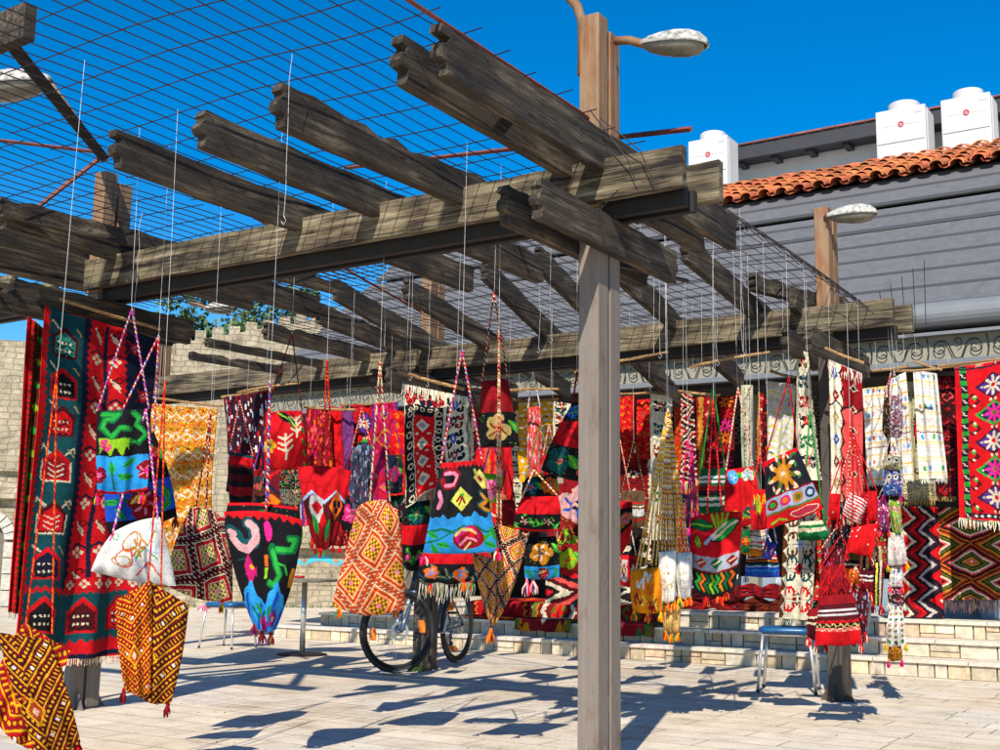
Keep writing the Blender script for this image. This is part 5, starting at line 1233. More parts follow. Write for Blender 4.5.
bag('orange lattice saddle bag with two pointed pouches, right of the bicycle', [(494, 523), (529, 534), (508, 602), (490, 629)], ('C', 4.9), lt(.2), strap=[(499, 330)], sattach=[(497, 524), (501, 526)], scol=('cream', 'dred', 'tan', 'red'), puff=.03, tassels=[(491, 628)], tcol=('orange', 'dred', 'yellow'), parts=[('left_pouch', [(472, 552), (497, 560), (494, 622), (485, 612)], lt(-.2), .03)], group='saddle bags', q=1.8, name='saddle_bag', TL=.07)
rug('yellow and white patterned cloth hanging in the middle of the row', [(518, 402), (553, 401), (551, 480), (519, 482)], ('Y', 8.9), p_yellow, rod=[(514, 400), (558, 399)], cat='cloth', name='woven_cloth', group='cloths hung on sticks')
rug('pale grey and cream strip with small dark diamonds beside the yellow cloth', [(510, 448), (522, 448), (522, 515), (511, 515)], ('Y', 9.1), lambda w, h, s: p_cream(w, h, s, panel=False), group='kilims hung up for sale')
rug('cream kilim with dark hooks, between the yellow cloth and the front post', [(552, 401), (572, 404), (570, 448), (553, 450)], ('Y', 9.3), lambda w, h, s: p_cream(w, h, s, panel=False), group='kilims hung up for sale')
bag('narrow bag of pink and white tangled strands in front of the yellow cloth', [(528, 408), (540, 406), (543, 470), (528, 475)], ('C', 8.3), lambda w, h, s: p_mottle(w, h, s, 'coral', ['white', 'pink', 'red', 'lgrey', 'ochre']), strap=[(533, 372)], scol=('white', 'lgrey'), group=G)
bag('dark patterned bag with orange circles, above the red and green vine bag', [(526, 478), (555, 474), (558, 497), (522, 498)], ('C', 6.0), bd((1, 'black', 'flowers', 'teal', 'orange', 'sky')), strap=[(540, 425)], scol=('cream', 'red', 'lemon'), group=G, string=False)
bag('red bag with a black band of lime green vine, beside the front post', [(522, 497), (558, 496), (559, 531), (514, 529)], ('C', 5.8), bd((.55, 'red'), (.42, 'black', 'vine', 'green', 'lime', 'dbrown', 'pale'), (.06, 'red')), strap=[(534, 470)], scol=('cream', 'red', 'lemon'), group=G, q=1.5, string=False)
bag('black bag with orange flowers and blue base, under the red vine bag', [(527, 538), (556, 536), (559, 577), (525, 578)], ('C', 5.9), bd((.7, 'black', 'flowers', 'ochre', 'teal', 'pale'), (.3, 'sky', 'rose')), strap=[(541, 500)], scol=('dred', 'cream'), group=G, q=1.5, string=False, tassels=[(527, 578), (533, 577)], tcol=('pink', 'red', 'purple', 'cream'), TL=.10)
bag('wide black bag with broad red band and round flowers, half behind the front post', [(573, 402), (604, 402), (600, 482), (541, 470)], ('C', 5.4), bd((.28, 'black', 'flowers', 'blue', 'green', 'lime'), (.34, 'red', 'vine', 'dred'), (.38, 'black', 'flowers', 'teal', 'coral', 'dgreen')), strap=[(577, 372)], scol=('dred', 'black', 'dred'), group=G, q=1.4)
rug('dark red rug with a pale pink shield motif left of the front post', [(555, 484), (596, 480), (594, 548), (559, 548)], ('Y', 7.0), lambda w, h, s: p_bands(w, h, s, ((.72, 'dred', 'flowers', 'd8a0a0', 'navy', 'blue'), (.28, '5a0a10', 'vine', 'lime', 'green'))), group='kilims hung up for sale')
bag('small red bag with a yellow and green spiral flower beside the front post', [(556, 546), (578, 543), (579, 572), (557, 573)], ('C', 6.2), bd((1, 'dred', 'flowers', 'lime', 'red', 'yellow')), strap=[(567, 520)], scol=('red', 'lemon'), group=G, string=False, q=1.3)
rug('red, black and white zigzag rug low behind the front post', [(546, 573), (600, 558), (602, 606), (545, 603)], ('Y', 8.6), lambda w, h, s: p_chevron(w, h, s, ['red', 'black', 'cream', 'maroon', 'coral', 'black'], per=.9, amp=.9), strings=0, group='kilims hung up for sale')

# ------------------------------------------------------------------ right of the front post
rug('red and orange cloth with dotted lines just right of the front post', [(618, 397), (635, 396), (634, 461), (620, 462)], ('Y', 9.2), p_shawl, rod=[(612, 394), (656, 392)], cat='cloth', name='woven_cloth', group='cloths hung on sticks')
rug('red shawl with orange dots, second from the front post', [(636, 400), (651, 399), (650, 459), (637, 460)], ('Y', 9.3), lambda w, h, s: p_rug(w, h, s, 'red', ('orange', 'coral', 'dred', 'ochre')), cat='cloth', name='woven_cloth', group='cloths hung on sticks')
bag('small brown woollen bag with red stripes near the front post', [(622, 490), (645, 491), (643, 527), (623, 526)], ('C', 8.4), lambda w, h, s: p_stripes(w, h, s, [('6a4e34', 5), ('red', .7), ('6a4e34', 1), ('cream', .5), ('6a4e34', 1), ('white', 3), ('6a4e34', 1), ('red', 1), ('6a4e34', 3)]), strap=[(634, 440)], scol=('black', 'tan'), group=G)
bag('narrow bag with blue and orange swirl on red, touching the front post', [(606, 500), (632, 502), (630, 540), (606, 575)], ('C', 7.6), bd((.15, 'red'), (.45, 'black', 'flowers', 'sky', 'orange', 'red'), (.4, 'red')), strap=[(620, 440)], scol=('red', 'cream'), group=G)
rug('black and white geometric rug low beside the front post', [(620, 527), (648, 527), (648, 602), (620, 602)], ('Y', 10.8), lambda w, h, s: p_chevron(w, h, s, ['black', 'cream', 'black', 'dbrown'], per=.5, amp=.6), strings=0, group='kilims hung up for sale')
rug('cream rug with red and green diamonds and a serrated black edge', [(650, 393), (672, 397), (670, 540), (651, 540)], ('Y', 8.8), lambda w, h, s: p_cream(w, h, s, panel=False), rod=[(645, 391), (678, 396)], group='kilims hung up for sale')
# cluster of small bags on long straw coloured cords
clu = [((667, 412), [(631, 570), (664, 566), (662, 612), (633, 611)], 'bright orange crocheted bag on long straw and red cords', ('e88a10', 'squig', 'dred', 'lemon', 'white', 'orange'), [(640, 566), (656, 566)], ('cream', 'dred', 'tan')),
       ((668, 408), [(659, 552), (676, 550), (675, 600), (660, 601)], 'white and lemon bag beside the orange crocheted bag', ('f4efe0', 'embroid', 'lemon', 'coral', 'yellow'), [(662, 552), (672, 552)], ('lemon', 'dred', 'tan')),
       ((669, 410), [(676, 553), (692, 552), (691, 596), (679, 598)], 'small white bag with faint green edge, rightmost on the straw coloured cords', ('white', 'embroid', 'lime', 'coral', 'lblue'), [(678, 553), (689, 553)], ('lemon', 'cream', 'dred')),
       ((667, 415), [(661, 598), (680, 598), (679, 632), (664, 630)], 'yellow bag hanging lowest on the straw coloured cords', ('e0b060', 'speck', 'lemon', 'red', 'cream'), [(663, 598), (678, 598)], ('tan', 'cream', 'dred'))]
for i, (ap, q_, lb, bn, at_, sc_) in enumerate(clu):
    bag(lb, q_, ('C', 6.3+.05*i), bd((1, bn[0], bn[1], *bn[2:])), strap=[ap], sattach=at_+[((at_[0][0]*2+at_[1][0])/3, at_[0][1]), ((at_[0][0]+at_[1][0]*3)/4, at_[0][1]), ((at_[0][0]-4), at_[0][1]+4)], scol=('d8a830', 'd8a830', 'dred', 'cream'), puff=.06, tassels=[(q_[3][0]+1, q_[3][1]), ((q_[3][0]+q_[2][0])/2, q_[2][1]+1), (q_[2][0]-1, q_[2][1])], tcol=('yellow', 'red', 'orange', 'dgreen'), group='bags on straw coloured cords', q=1.4, sr=.006)
rug('orange red rug behind the cream and black braided cloth', [(672, 399), (694, 399), (694, 470), (673, 470)], ('Y', 9.6), lambda w, h, s: p_rug(w, h, s, 'c03a14', ('ochre', 'red', 'maroon', 'orange')), group='kilims hung up for sale')
rug('black, cream and red diagonally braided cloth on a stick', [(681, 394), (692, 392), (697, 478), (680, 485)], ('Y', 8.0), lambda w, h, s: p_chevron(w, h, s, ['black', 'cream', 'red', 'black', 'cream', 'maroon'], per=1.4, amp=1.2), fr=('cream', .07, 16), rod=[(678, 391), (720, 395)], cat='cloth', name='woven_cloth', group='cloths hung on sticks')
rug('dark red rug with a column of orange stars', [(696, 397), (735, 396), (734, 480), (697, 480)], ('Y', 9.4), p_stars, group='kilims hung up for sale')
bag('dark green bag with white stripes and a plain bright green cord', [(701, 469), (725, 468), (724, 512), (699, 513)], ('C', 7.0), lambda w, h, s: p_stripes(w, h, s, [('dgreen', 3), ('white', 1), ('dgreen', .8), ('white', 1), ('dgreen', 1), ('dred', 2), ('black', 2), ('dgreen', .6), ('white', 1.2), ('dgreen', 1), ('white', 1.2), ('dgreen', 3)]), strap=[(713, 386)], scol=('green', 'dgreen'), group=G, q=1.4)
bag('small navy bag with tan diamonds beside the dark green bag', [(681, 494), (696, 494), (696, 530), (682, 528)], ('C', 7.6), bd((1, 'navy', 'motifs', 'tan', 'red')), strap=[(688, 440)], scol=('hot', 'red'), group=G)
bag('red bag with large green and yellow leaves and a black lower band with squiggles', [(690, 518), (743, 512), (734, 590), (694, 592)], ('C', 6.5), p_leafbag, strap=[(713, 400)], sattach=[(707, 516), (722, 514)], scol=('red', 'coral', 'dred'), puff=.05, bow=(.02, .03, .04, .08), tassels=[(706, 594), (719, 592), (725, 588)], tcol=('red', 'dred', 'orange'), group=G, q=1.5, TL=.07)
bag('bright red bag with lime flower, light blue butterfly and green scroll', [(726, 470), (753, 466), (762, 520), (727, 528)], ('C', 6.9), bd((.3, 'red', 'flowers', 'sky', 'cream', 'lblue'), (.35, 'red'), (.35, 'red', 'flowers', 'yellow', 'teal', 'black')), strap=[(738, 387)], scol=('red', 'cream', 'coral'), group=G, q=1.4)
bag('striped cream and brown bag with small pink motifs', [(741, 527), (764, 526), (767, 556), (740, 553)], ('C', 7.2), lambda w, h, s: p_stripes(w, h, s, [('dbrown', 1), ('cream', 2), ('mag', .5), ('cream', 2), ('black', .5), ('white', 3), ('coral', 1), ('white', 1.5), ('dbrown', .7), ('cream', 1.5), ('rust', 1), ('ochre', 3)]), strap=[(752, 470)], scol=('blue', 'cream', 'lblue'), group=G, q=1.4)
bag('blue and navy striped bag with white tassels, under the cream striped bag', [(748, 556), (776, 555), (779, 577), (746, 576)], ('C', 7.4), lambda w, h, s: p_stripes(w, h, s, [('red', 1), ('cream', .6), ('dred', 1), ('ochre', .5), ('black', 1), ('teal', 1), ('lblue', .6), ('blue', 1.5), ('sky', .6), ('blue', 3)]), strap=[(762, 520)], scol=('blue', 'white'), group=G, q=1.4, tassels=[(746, 574), (778, 575)], tcol=('blue', 'lblue', 'white'))
bag('tiny blue and red pennant shaped bag between the striped bags', [(766, 541), (777, 544), (771, 560), (762, 556)], ('C', 6.9), bd((1, 'blue', 'motifs', 'red', 'cream')), strap=[(770, 510)], scol=('white', 'blue'), group=G)
rug('white cloth with lemon zigzags and a coloured top edge', [(766, 381), (795, 385), (792, 470), (768, 466)], ('Y', 8.7), p_zigwhite, rod=[(770, 371), (794, 377)], top=('white', .03, 16), cat='towel', name='woven_towel', group='white and yellow towels')
rug('dark rug with red flower heads left of the lemon zigzag cloth', [(758, 392), (770, 396), (768, 480), (757, 470)], ('Y', 9.5), lambda w, h, s: p_stars(w, h, s, '3a0c0c', ('red', 'orange', 'dred')), group='kilims hung up for sale')
bag('pale cream scarf knotted on a hook at the middle of the right bay', [(741, 385), (753, 385), (752, 470), (742, 468)], ('C', 8.0), lambda w, h, s: p_stripes(w, h, s, [('b4b49c', 3), ('olive', .6), ('c8c4a8', 3), ('dred', .4), ('b4b49c', 3)], vert=True), string=True, puff=.02, cat='scarf', name='scarf')
bag('tilted grey black bag with an autumn flower, framed squares and a red base', [(764, 462), (797, 447), (824, 508), (767, 529)], ('C', 6.6), p_autumn, strap=[(789, 377)], scol=('dred', 'maroon', 'red'), puff=.05, bow=(0, 0, 0, .03), group=G, q=1.7, sr=.005)
rug('tall cream kilim with blue and red hook motifs hanging against the right post', [(797, 350), (807, 352), (823, 480), (795, 480)], ('Y', 7.9), lambda w, h, s: p_cream(w, h, s, panel=False), group='kilims hung up for sale', waves=1.2, fold=.03)
bag('small green and cream rolled bag on a bright green cord beside the right post', [(801, 522), (822, 520), (829, 539), (798, 540)], ('C', 7.3), lambda w, h, s: p_stripes(w, h, s, [('cream', 2), ('dgreen', 1.5), ('cream', 2), ('dgreen', 4)]), strap=[(810, 411)], scol=('green', 'dgreen', 'green'), sattach=[(806, 470), (824, 520)], group=G, puff=.06, tassels=[(826, 518)], tcol=('dgreen', 'green'))
rug('tall cream kilim with teal, red and brown hooked diamonds above the blue stool', [(786, 503), (816, 503), (812, 620), (778, 618)], ('Y', 8.55), p_bighook, fr=('c8c2a8', .05, 26), group='kilims hung up for sale', q=1.5, strings=0)
rug('red and green strip of kilim between the cream kilim and the red bags', [(812, 470), (824, 470), (826, 600), (812, 600)], ('Y', 8.65), lambda w, h, s: p_rug(w, h, s, 'red', ('olive', 'coral', 'dgreen', 'cream')), group='kilims hung up for sale')
rug('coral and cream kilim with thick cream fringe at the right post', [(829, 360), (862, 374), (864, 505), (831, 500)], ('Y', 7.8), p_coral, rod=[(825, 348), (864, 363)], top=('e8e2d0', .10, 34), group='kilims hung up for sale', q=1.4)

bag('small dark flowered bag with green and red motifs left of the orange lattice bag top', [(388, 496), (413, 494), (413, 521), (387, 521)], ('C', 6.1), bd((1, 'black', 'flowers', 'dgreen', 'mag', 'pale')), strap=[(400, 455)], scol=('red', 'green'), group=G, string=False, q=1.4)
bag('small pink and lime green flowered bag behind the long braided cord', [(482, 473), (503, 475), (499, 502), (484, 501)], ('C', 5.9), bd((1, 'lime', 'flowers', 'pink', 'dred', 'mag')), strap=[(492, 440)], scol=('purple', 'pink'), group=G, string=False, q=1.4)
bag('dark red bag with one orange and navy medallion beside the two pointed orange bag', [(499, 500), (515, 500), (516, 545), (500, 545)], ('C', 6.3), bd((.4, 'dred'), (.6, '8a1018', 'flowers', 'orange', 'navy', 'blue')), strap=[(507, 465)], scol=('dred', 'black'), group=G, string=False, q=1.4)
bag('small red bag with a yellow and teal scroll next to the bright red butterfly bag', [(752, 490), (769, 489), (769, 528), (751, 529)], ('C', 6.7), bd((1, 'red', 'squig', 'yellow', 'teal', 'lime', 'black')), strap=[(760, 455)], scol=('red', 'coral'), group=G, string=False, q=1.5)
bag('magenta and red cords with a small dark pouch, left of the dark green bag', [(684, 528), (699, 528), (698, 552), (685, 552)], ('C', 7.2), bd((1, 'mag', 'flowers', 'purple', 'red', 'black')), strap=[(692, 446)], sattach=[(685, 528), (690, 528), (694, 528), (698, 528)], scol=('hot', 'dred'), group=G, string=False, q=1.4)
bag('narrow red and orange bag hanging between the yellow cloth and the vine bag', [(543, 455), (556, 453), (557, 474), (544, 476)], ('C', 7.8), bd((1, 'red', 'motifs', 'orange', 'lemon')), strap=[(549, 425)], scol=('red', 'cream'), group=G, string=False)
bag('grey floral bag with a red rim at the foot of the speckled cloth', [(254, 470), (268, 470), (269, 500), (254, 502)], ('C', 6.6), bd((.2, 'dred'), (.8, '3a3a3e', 'flowers', 'coral', 'grey', 'green')), strap=[(261, 440)], scol=('red', 'blue'), group=G, string=False)
bag('small green and red flowered bag low at the right of the red leaf bag', [(742, 530), (750, 530), (750, 552), (741, 552)], ('C', 6.9), bd((1, 'dgreen', 'flowers', 'red', 'yellow', 'lime')), strap=[(746, 500)], scol=('red', 'green'), group=G, string=False)

bag('black bag with pink roses and red rim behind the top of the orange lattice bag', [(340, 492), (362, 490), (364, 528), (342, 530)], ('C', 6.8), bd((.12, 'red'), (.88, 'black', 'flowers', 'hot', 'dgreen', 'pink')), strap=[(352, 450)], scol=('red', 'black'), group=G, string=False, q=1.4)
bag('red tasselled bag hanging low behind the red bucket shaped bag', [(334, 520), (350, 520), (348, 545), (332, 545)], ('C', 6.9), bd((.4, 'red'), (.6, 'dred', 'motifs', 'coral', 'black')), strap=[(342, 480)], scol=('red', 'cream'), group=G, string=False, tassels=[(333, 545), (340, 546), (347, 545)], tcol=('red', 'dred'))
bag('purple and teal flowered bag just left of the cream fringed kilim', [(386, 455), (402, 455), (402, 492), (386, 492)], ('C', 6.7), bd((1, 'navy', 'flowers', 'mag', 'teal', 'purple')), strap=[(394, 420)], scol=('purple', 'red'), group=G, string=False, q=1.4)
bag('dark green and red bag tucked behind the big blue flowered bag, at its right', [(496, 528), (512, 528), (514, 566), (498, 566)], ('C', 6.6), bd((.5, 'dgreen', 'vine', 'lime', 'red'), (.5, 'dred')), strap=[(505, 495)], scol=('green', 'red'), group=G, string=False, q=1.4)
bag('red and white checked bag low beside the front post on its right', [(621, 555), (636, 555), (637, 585), (620, 585)], ('C', 8.8), bd((1, 'red', 'squares', 'lgrey', 'dred')), strap=[(629, 520)], scol=('red', 'cream'), group=G, string=False, q=1.4)
# red cluster
RC = 'small red bags bunched at the right post'
cords = ('red', 'dred', 'red')
red_items = [('red and white striped pouch in the bunch at the right post', [(850, 491), (868, 501), (859, 525), (842, 515)], lambda w, h, s: p_stripes(w, h, s, [(('red', 'white')[k % 2], 1) for k in range(17)]), 6.9),
 ('plain bright red pouch behind the striped pouch', [(861, 493), (877, 491), (878, 519), (861, 525)], lambda w, h, s: p_plain(w, h, s, 'red', ['dred']), 7.05),
 ('bright red folded pouch with tiny white dashes, below the striped pouch', [(852, 528), (878, 523), (872, 556), (846, 551)], lambda w, h, s: p_plain(w, h, s, 'e0141a', ['white']), 6.85),
 ('black pouch with white and blue tassels left of the red pouches', [(833, 503), (846, 503), (848, 548), (832, 545)], lambda w, h, s: p_mottle(w, h, s, 'black', ['lgrey', 'navy', 'dred', 'grey']), 7.1),
 ('red pouch at the upper left of the bunch', [(830, 494), (841, 494), (839, 520), (828, 518)], lambda w, h, s: p_plain(w, h, s, 'red', ['cream']), 7.0),
 ('cream and maroon striped skirt shaped pouch', [(862, 548), (881, 546), (882, 568), (859, 568)], lambda w, h, s: p_stripes(w, h, s, [(('c8c08a', 'maroon')[k % 2], 1) for k in range(7)], vert=True), 7.0),
 ('olive and orange striped pouch in the middle of the bunch', [(846, 553), (860, 553), (859, 584), (844, 582)], lambda w, h, s: p_stripes(w, h, s, [('olive', 2), ('black', 1), ('cream', .5), ('maroon', 1), ('orange', 4)]), 6.95),
 ('maroon pouch with white bands right of the orange pouch', [(860, 570), (874, 570), (872, 592), (859, 590)], lambda w, h, s: p_stripes(w, h, s, [('maroon', 2), ('white', .6), ('maroon', 1), ('white', .6), ('dred', 4)]), 6.9),
 ('black, red and cream tasselled strip right of the maroon pouch', [(872, 560), (884, 560), (882, 605), (872, 603)], lambda w, h, s: p_stripes(w, h, s, [('red', 1), ('black', 1), ('lemon', 1), ('black', 1), ('cream', 1), ('dred', 1)], vert=True), 7.0),
 ('dark red pouch with grey tassels on the left of the bunch', [(822, 548), (844, 548), (846, 600), (824, 598)], lambda w, h, s: p_mottle(w, h, s, 'maroon', ['red', 'grey', 'hot', 'black', 'dred']), 7.0),
 ('wide maroon and bright red bag with white and yellow zigzags, lowest of the bunch', [(821, 597), (853, 594), (862, 643), (815, 644)], lambda w, h, s: p_chevron(w, h, s, ['maroon', 'maroon'], per=9) if False else p_bands(w, h, s, ((.2, 'dred'), (.12, 'maroon'), (.04, 'lgrey'), (.05, 'maroon'), (.04, 'lgrey'), (.10, '5a1018'), (.07, 'e0141a', 'zigd', 'maroon'), (.10, 'black', 'zigd', 'd8c070'), (.07, 'coral', 'zigd', 'pale'), (.30, 'd8101a'))), 6.75),
 ('maroon bag with one white band, left of the lowest red bag', [(808, 610), (826, 606), (826, 642), (807, 637)], lambda w, h, s: p_stripes(w, h, s, [('dred', 2), ('cream', .6), ('maroon', 1), ('cream', .6), ('maroon', 4)]), 6.8),
 ('dark red and blue bag, right of the lowest red bag', [(850, 592), (868, 592), (866, 632), (852, 636)], lambda w, h, s: p_mottle(w, h, s, 'maroon', ['red', 'navy', 'black', 'lblue']), 6.85),
 ('crumpled red pouch at the centre of the bunch', [(822, 566), (852, 566), (858, 604), (818, 606)], lambda w, h, s: p_mottle(w, h, s, 'dred', ['red', 'maroon', 'black']), 6.95)]
for i, (lb, q_, pt_, yy) in enumerate(red_items):
    bag(lb, q_, ('C', yy), pt_, strap=[(850+(i % 3)*2, 425+7*(i % 4)) if i < 4 else ((q_[0][0]+q_[1][0])/2*.6+850*.4, q_[0][1]-26-8*(i % 3))], scol=cords if i % 3 else ('red', 'cream', 'dred'), puff=.045, bow=(.03, .03, .02, .05), tassels=[(q_[3][0]+1, q_[3][1]), (q_[2][0]-1, q_[2][1])], tcol=('red', 'dred', 'cream', 'maroon'), group=RC, q=1.4, string=(i == 0), sr=.0045, fold=.012)
bag('pale grey knotted fringe scarf hanging at the right of the lowest red bag', [(855, 600), (872, 602), (868, 632), (858, 634)], ('C', 7.2), lambda w, h, s: p_mottle(w, h, s, 'lgrey', ['cream', 'grey', 'white']), string=False, cat='scarf', name='scarf', puff=.02, frg=('lgrey', .09, 16), strap=[(862, 560)], scol=('lgrey', 'cream'))
# towels and right wall
rug('white towel with yellow stripes and a small blue mark, first right of the right post', [(863, 389), (888, 386), (887, 482), (867, 485)], ('Y', 9.6), lambda w, h, s: p_towel(w, h, s, 'yellow', ('sky', 'coral'), 8), rod=[(872, 371), (909, 366)], fr=('white', .03, 20), top=('lemon', .025, 14), cat='towel', name='woven_towel', group='white and yellow towels', q=1.3)
rug('white towel with yellow stripes, second right of the right post', [(889, 380), (906, 372), (914, 478), (893, 481)], ('Y', 9.9), lambda w, h, s: p_towel(w, h, s, 'yellow', ('lblue', 'sky'), 9), rod=[(893, 371), (936, 369)], fr=('white', .04, 16), top=('lemon', .02, 10), cat='towel', name='woven_towel', group='white and yellow towels', q=1.3)
rug('wide white towel with green, blue and ochre blocks and a thin red line', [(913, 370), (937, 374), (948, 478), (920, 479)], ('Y', 10.2), lambda w, h, s: p_towel(w, h, s, 'e8cc70', ('green', 'sky', 'ochre'), 7), rod=[(914, 361), (942, 370)], fr=('white', .05, 26), top=('white', .03, 14), cat='towel', name='woven_towel', group='white and yellow towels', q=1.3, fold=.02)
rug('tan kilim with small black diamonds behind the towels', [(902, 382), (920, 380), (922, 482), (904, 484)], ('Y', 11.3), lambda w, h, s: p_bands(w, h, s, ((.25, 'b0a478', 'hooks', 'black', 'dred'), (.5, 'b8ac80', 'motifs', 'black', 'red'), (.25, 'b0a478', 'hooks', 'dbrown', 'black'))), group='kilims hung up for sale', strings=0)
rug('tan rug with dark hooked crosses and pale fringe, above the zigzag rugs', [(900, 480), (936, 480), (936, 500), (901, 500)], ('Y', 11.1), p_tanhook, fr=('tan', .06, 40), group='kilims hung up for sale', strings=0, q=1.4)
rug('dark maroon rug with red figures between the towels and the large diamond rug', [(938, 376), (958, 376), (956, 497), (936, 497)], ('Y', 11.2), lambda w, h, s: p_rug(w, h, s, '3a0c10', ('red', 'coral', 'black', 'dred')), fr=('tan', .05, 20), group='kilims hung up for sale', strings=0)
rug('large bright red kilim with purple and green diamonds and starflowers at the right edge', [(955, 368), (1016, 358), (1022, 524), (959, 518)], ('Y', 10.7), p_diamond, rod=[(938, 366), (1020, 356)], fr=('e8e0c8', .09, 46), top=('cream', .03, 40), group='kilims hung up for sale', q=1.6, fold=.016)
rug('red, black and white vertical zigzag kilim low on the right', [(902, 506), (937, 507), (944, 617), (901, 617)], ('Y', 11.35), lambda w, h, s: p_chevron(w, h, s, ['black', 'red', 'red', 'cream', '26141c', 'dred', 'red', 'black', 'c8b8b0', '2a1a30'], per=.55, amp=.36), group='kilims hung up for sale', strings=0, q=1.5, curl=.1)
rug('brown, green and ochre kilim with nested diamonds and long fringe at the lower right', [(935, 507), (1008, 508), (1006, 600), (938, 600)], ('Y', 11.4), lambda w, h, s: p_nested(w, h, s, ['black', 'rust', 'c88a28', 'black', 'olive', '5a3a18', 'e8dfc4', 'coral', 'maroon', 'black', 'c85a14']), fr=('7a5a50', .12, 60), group='kilims hung up for sale', strings=0, q=1.5)
# chain of tiny pouches and dolls
CH = 'tiny pouches strung beside the towels'
chain = [('grey and pink patterned phone pouch, top of the string of pouches', [(891, 396), (902, 395), (902, 436), (890, 436)], p_doll, ('8a6a78', ('lgrey', 'dred', 'white', 'black'))),
 ('black cord handled pouch left of the patterned pouch', [(884, 398), (889, 398), (889, 440), (882, 430)], p_doll, ('2a2018', ('brown', 'dred', 'tan', 'grey'))),
 ('grey olive pouch below the patterned pouch', [(885, 455), (901, 457), (902, 470), (883, 469)], p_doll, ('8a8a6a', ('lgrey', 'tan', 'cream', 'brown'))),
 ('blue doll face pouch with white round eyes', [(885, 470), (900, 470), (902, 495), (883, 495)], p_doll, ('3a5a9a', ('cream', 'coral', 'navy', 'lblue'))),
 ('pink and maroon flowered pouch left of the green one', [(877, 500), (889, 500), (889, 530), (880, 530)], p_doll, ('8a2a5a', ('pink', 'white', 'purple'))),
 ('lime green flowered pouch on the string of pouches', [(889, 500), (900, 500), (902, 532), (893, 533)], p_doll, ('8ab02a', ('pink', 'white', 'green', 'hot'))),
 ('white lace pouch with brown border, right of the red bunch', [(889, 533), (902, 532), (907, 563), (888, 565)], p_lace, ()),
 ('red pouch with a green leaf left of the lace pouch', [(872, 530), (885, 530), (886, 562), (873, 562)], p_doll, ('a01a24', ('lime', 'red', 'cream', 'dgreen'))),
 ('white pouch with blue and pink flecks below the lace pouch', [(891, 566), (902, 566), (902, 586), (890, 586)], p_doll, ('e8e4e0', ('lblue', 'pink', 'lemon', 'grey'))),
 ('dark brown flower pouch below the flecked pouch', [(888, 587), (903, 587), (904, 604), (889, 603)], p_doll, ('3a2018', ('pink', 'dred', 'lgrey'))),
 ('long white pouch with rows of tiny diamonds, near the steps', [(890, 606), (902, 606), (906, 644), (886, 644)], lambda w, h, s: p_bands(w, h, s, tuple((1, 'white', 'motifs', ('dred', 'ochre', 'navy', 'coral')[k % 4], 'green') for k in range(7))), None),
 ('ochre brown pouch at the very end of the string of pouches', [(889, 647), (901, 646), (902, 660), (888, 661)], p_doll, ('9a6a1a', ('ochre', 'dred', 'brown')))]
for i, (lb, q_, fn_, ar_) in enumerate(chain):
    pt_ = fn_ if ar_ is None or ar_ == () else (lambda w, h, s, a=ar_: p_doll(w, h, s, *a))
    u = (q_[0][0]+q_[1][0])/2
    bag(lb, q_, ('C', 8.2+.02*i), pt_, strap=[(893+(u-893)*.3, max(372, q_[0][1]-26))], scol=('dred', 'cream', 'pink') if i % 2 else ('maroon', 'lgrey'), puff=.035, bow=(.06, .06, .02, .05), tassels=[(q_[3][0], q_[3][1]), (q_[2][0], q_[2][1])] if i > 2 else [], tcol=(('hot', 'orange', 'red'), ('cream', 'lgrey'), ('yellow', 'orange', 'lime'), ('mag', 'maroon'))[i % 4], group=CH, q=1.5, string=(i < 2), sr=.005, name='pouch', cat='pouch', TL=.045)
# back rows inside the shop
BR = 'rugs hung along the back of the shop'
back = [(244, 300, 412, 520, 'maroon rug with orange figures at the left end of the back row', '6a1018', ('orange', 'red', 'navy', 'ochre')),
 (302, 345, 408, 526, 'crimson rug second from the left in the back row', 'b01020', ('coral', 'maroon', 'purple', 'hot')),
 (396, 440, 410, 560, 'red and black rug behind the cream fringed kilim', 'a0101a', ('black', 'cream', 'dred', 'teal')),
 (470, 520, 406, 560, 'red rug with blue shapes in the middle of the back row', 'b8141c', ('navy', 'orange', 'cream', 'dgreen')),
 (540, 600, 404, 560, 'dark red rug of the back row just left of the front post', '8a1018', ('navy', 'ochre', 'black', 'coral')),
 (616, 652, 440, 560, 'deep red rug of the back row just right of the front post', '7a0c12', ('dred', 'maroon', 'cream', 'black')),
 (672, 740, 470, 575, 'brown red rug in the back row behind the dark green bag', '7a1c14', ('ochre', 'olive', 'black', 'red')),
 (822, 862, 380, 520, 'maroon rug in the back row behind the right post', '5a0e18', ('coral', 'navy', 'cream', 'red'))]
for (u0, u1, v0, v1, lb, bgc, cc) in back:
    rug(lb, [(u0, v0), (u1, v0-3), (u1, v1), (u0, v1)], ('Y', 11.9), (lambda w, h, s, b=bgc, c_=cc: p_rug(w, h, s, b, c_)), fr=('cream', .05, 30), group=BR, strings=0, q=.8, waves=1.5)
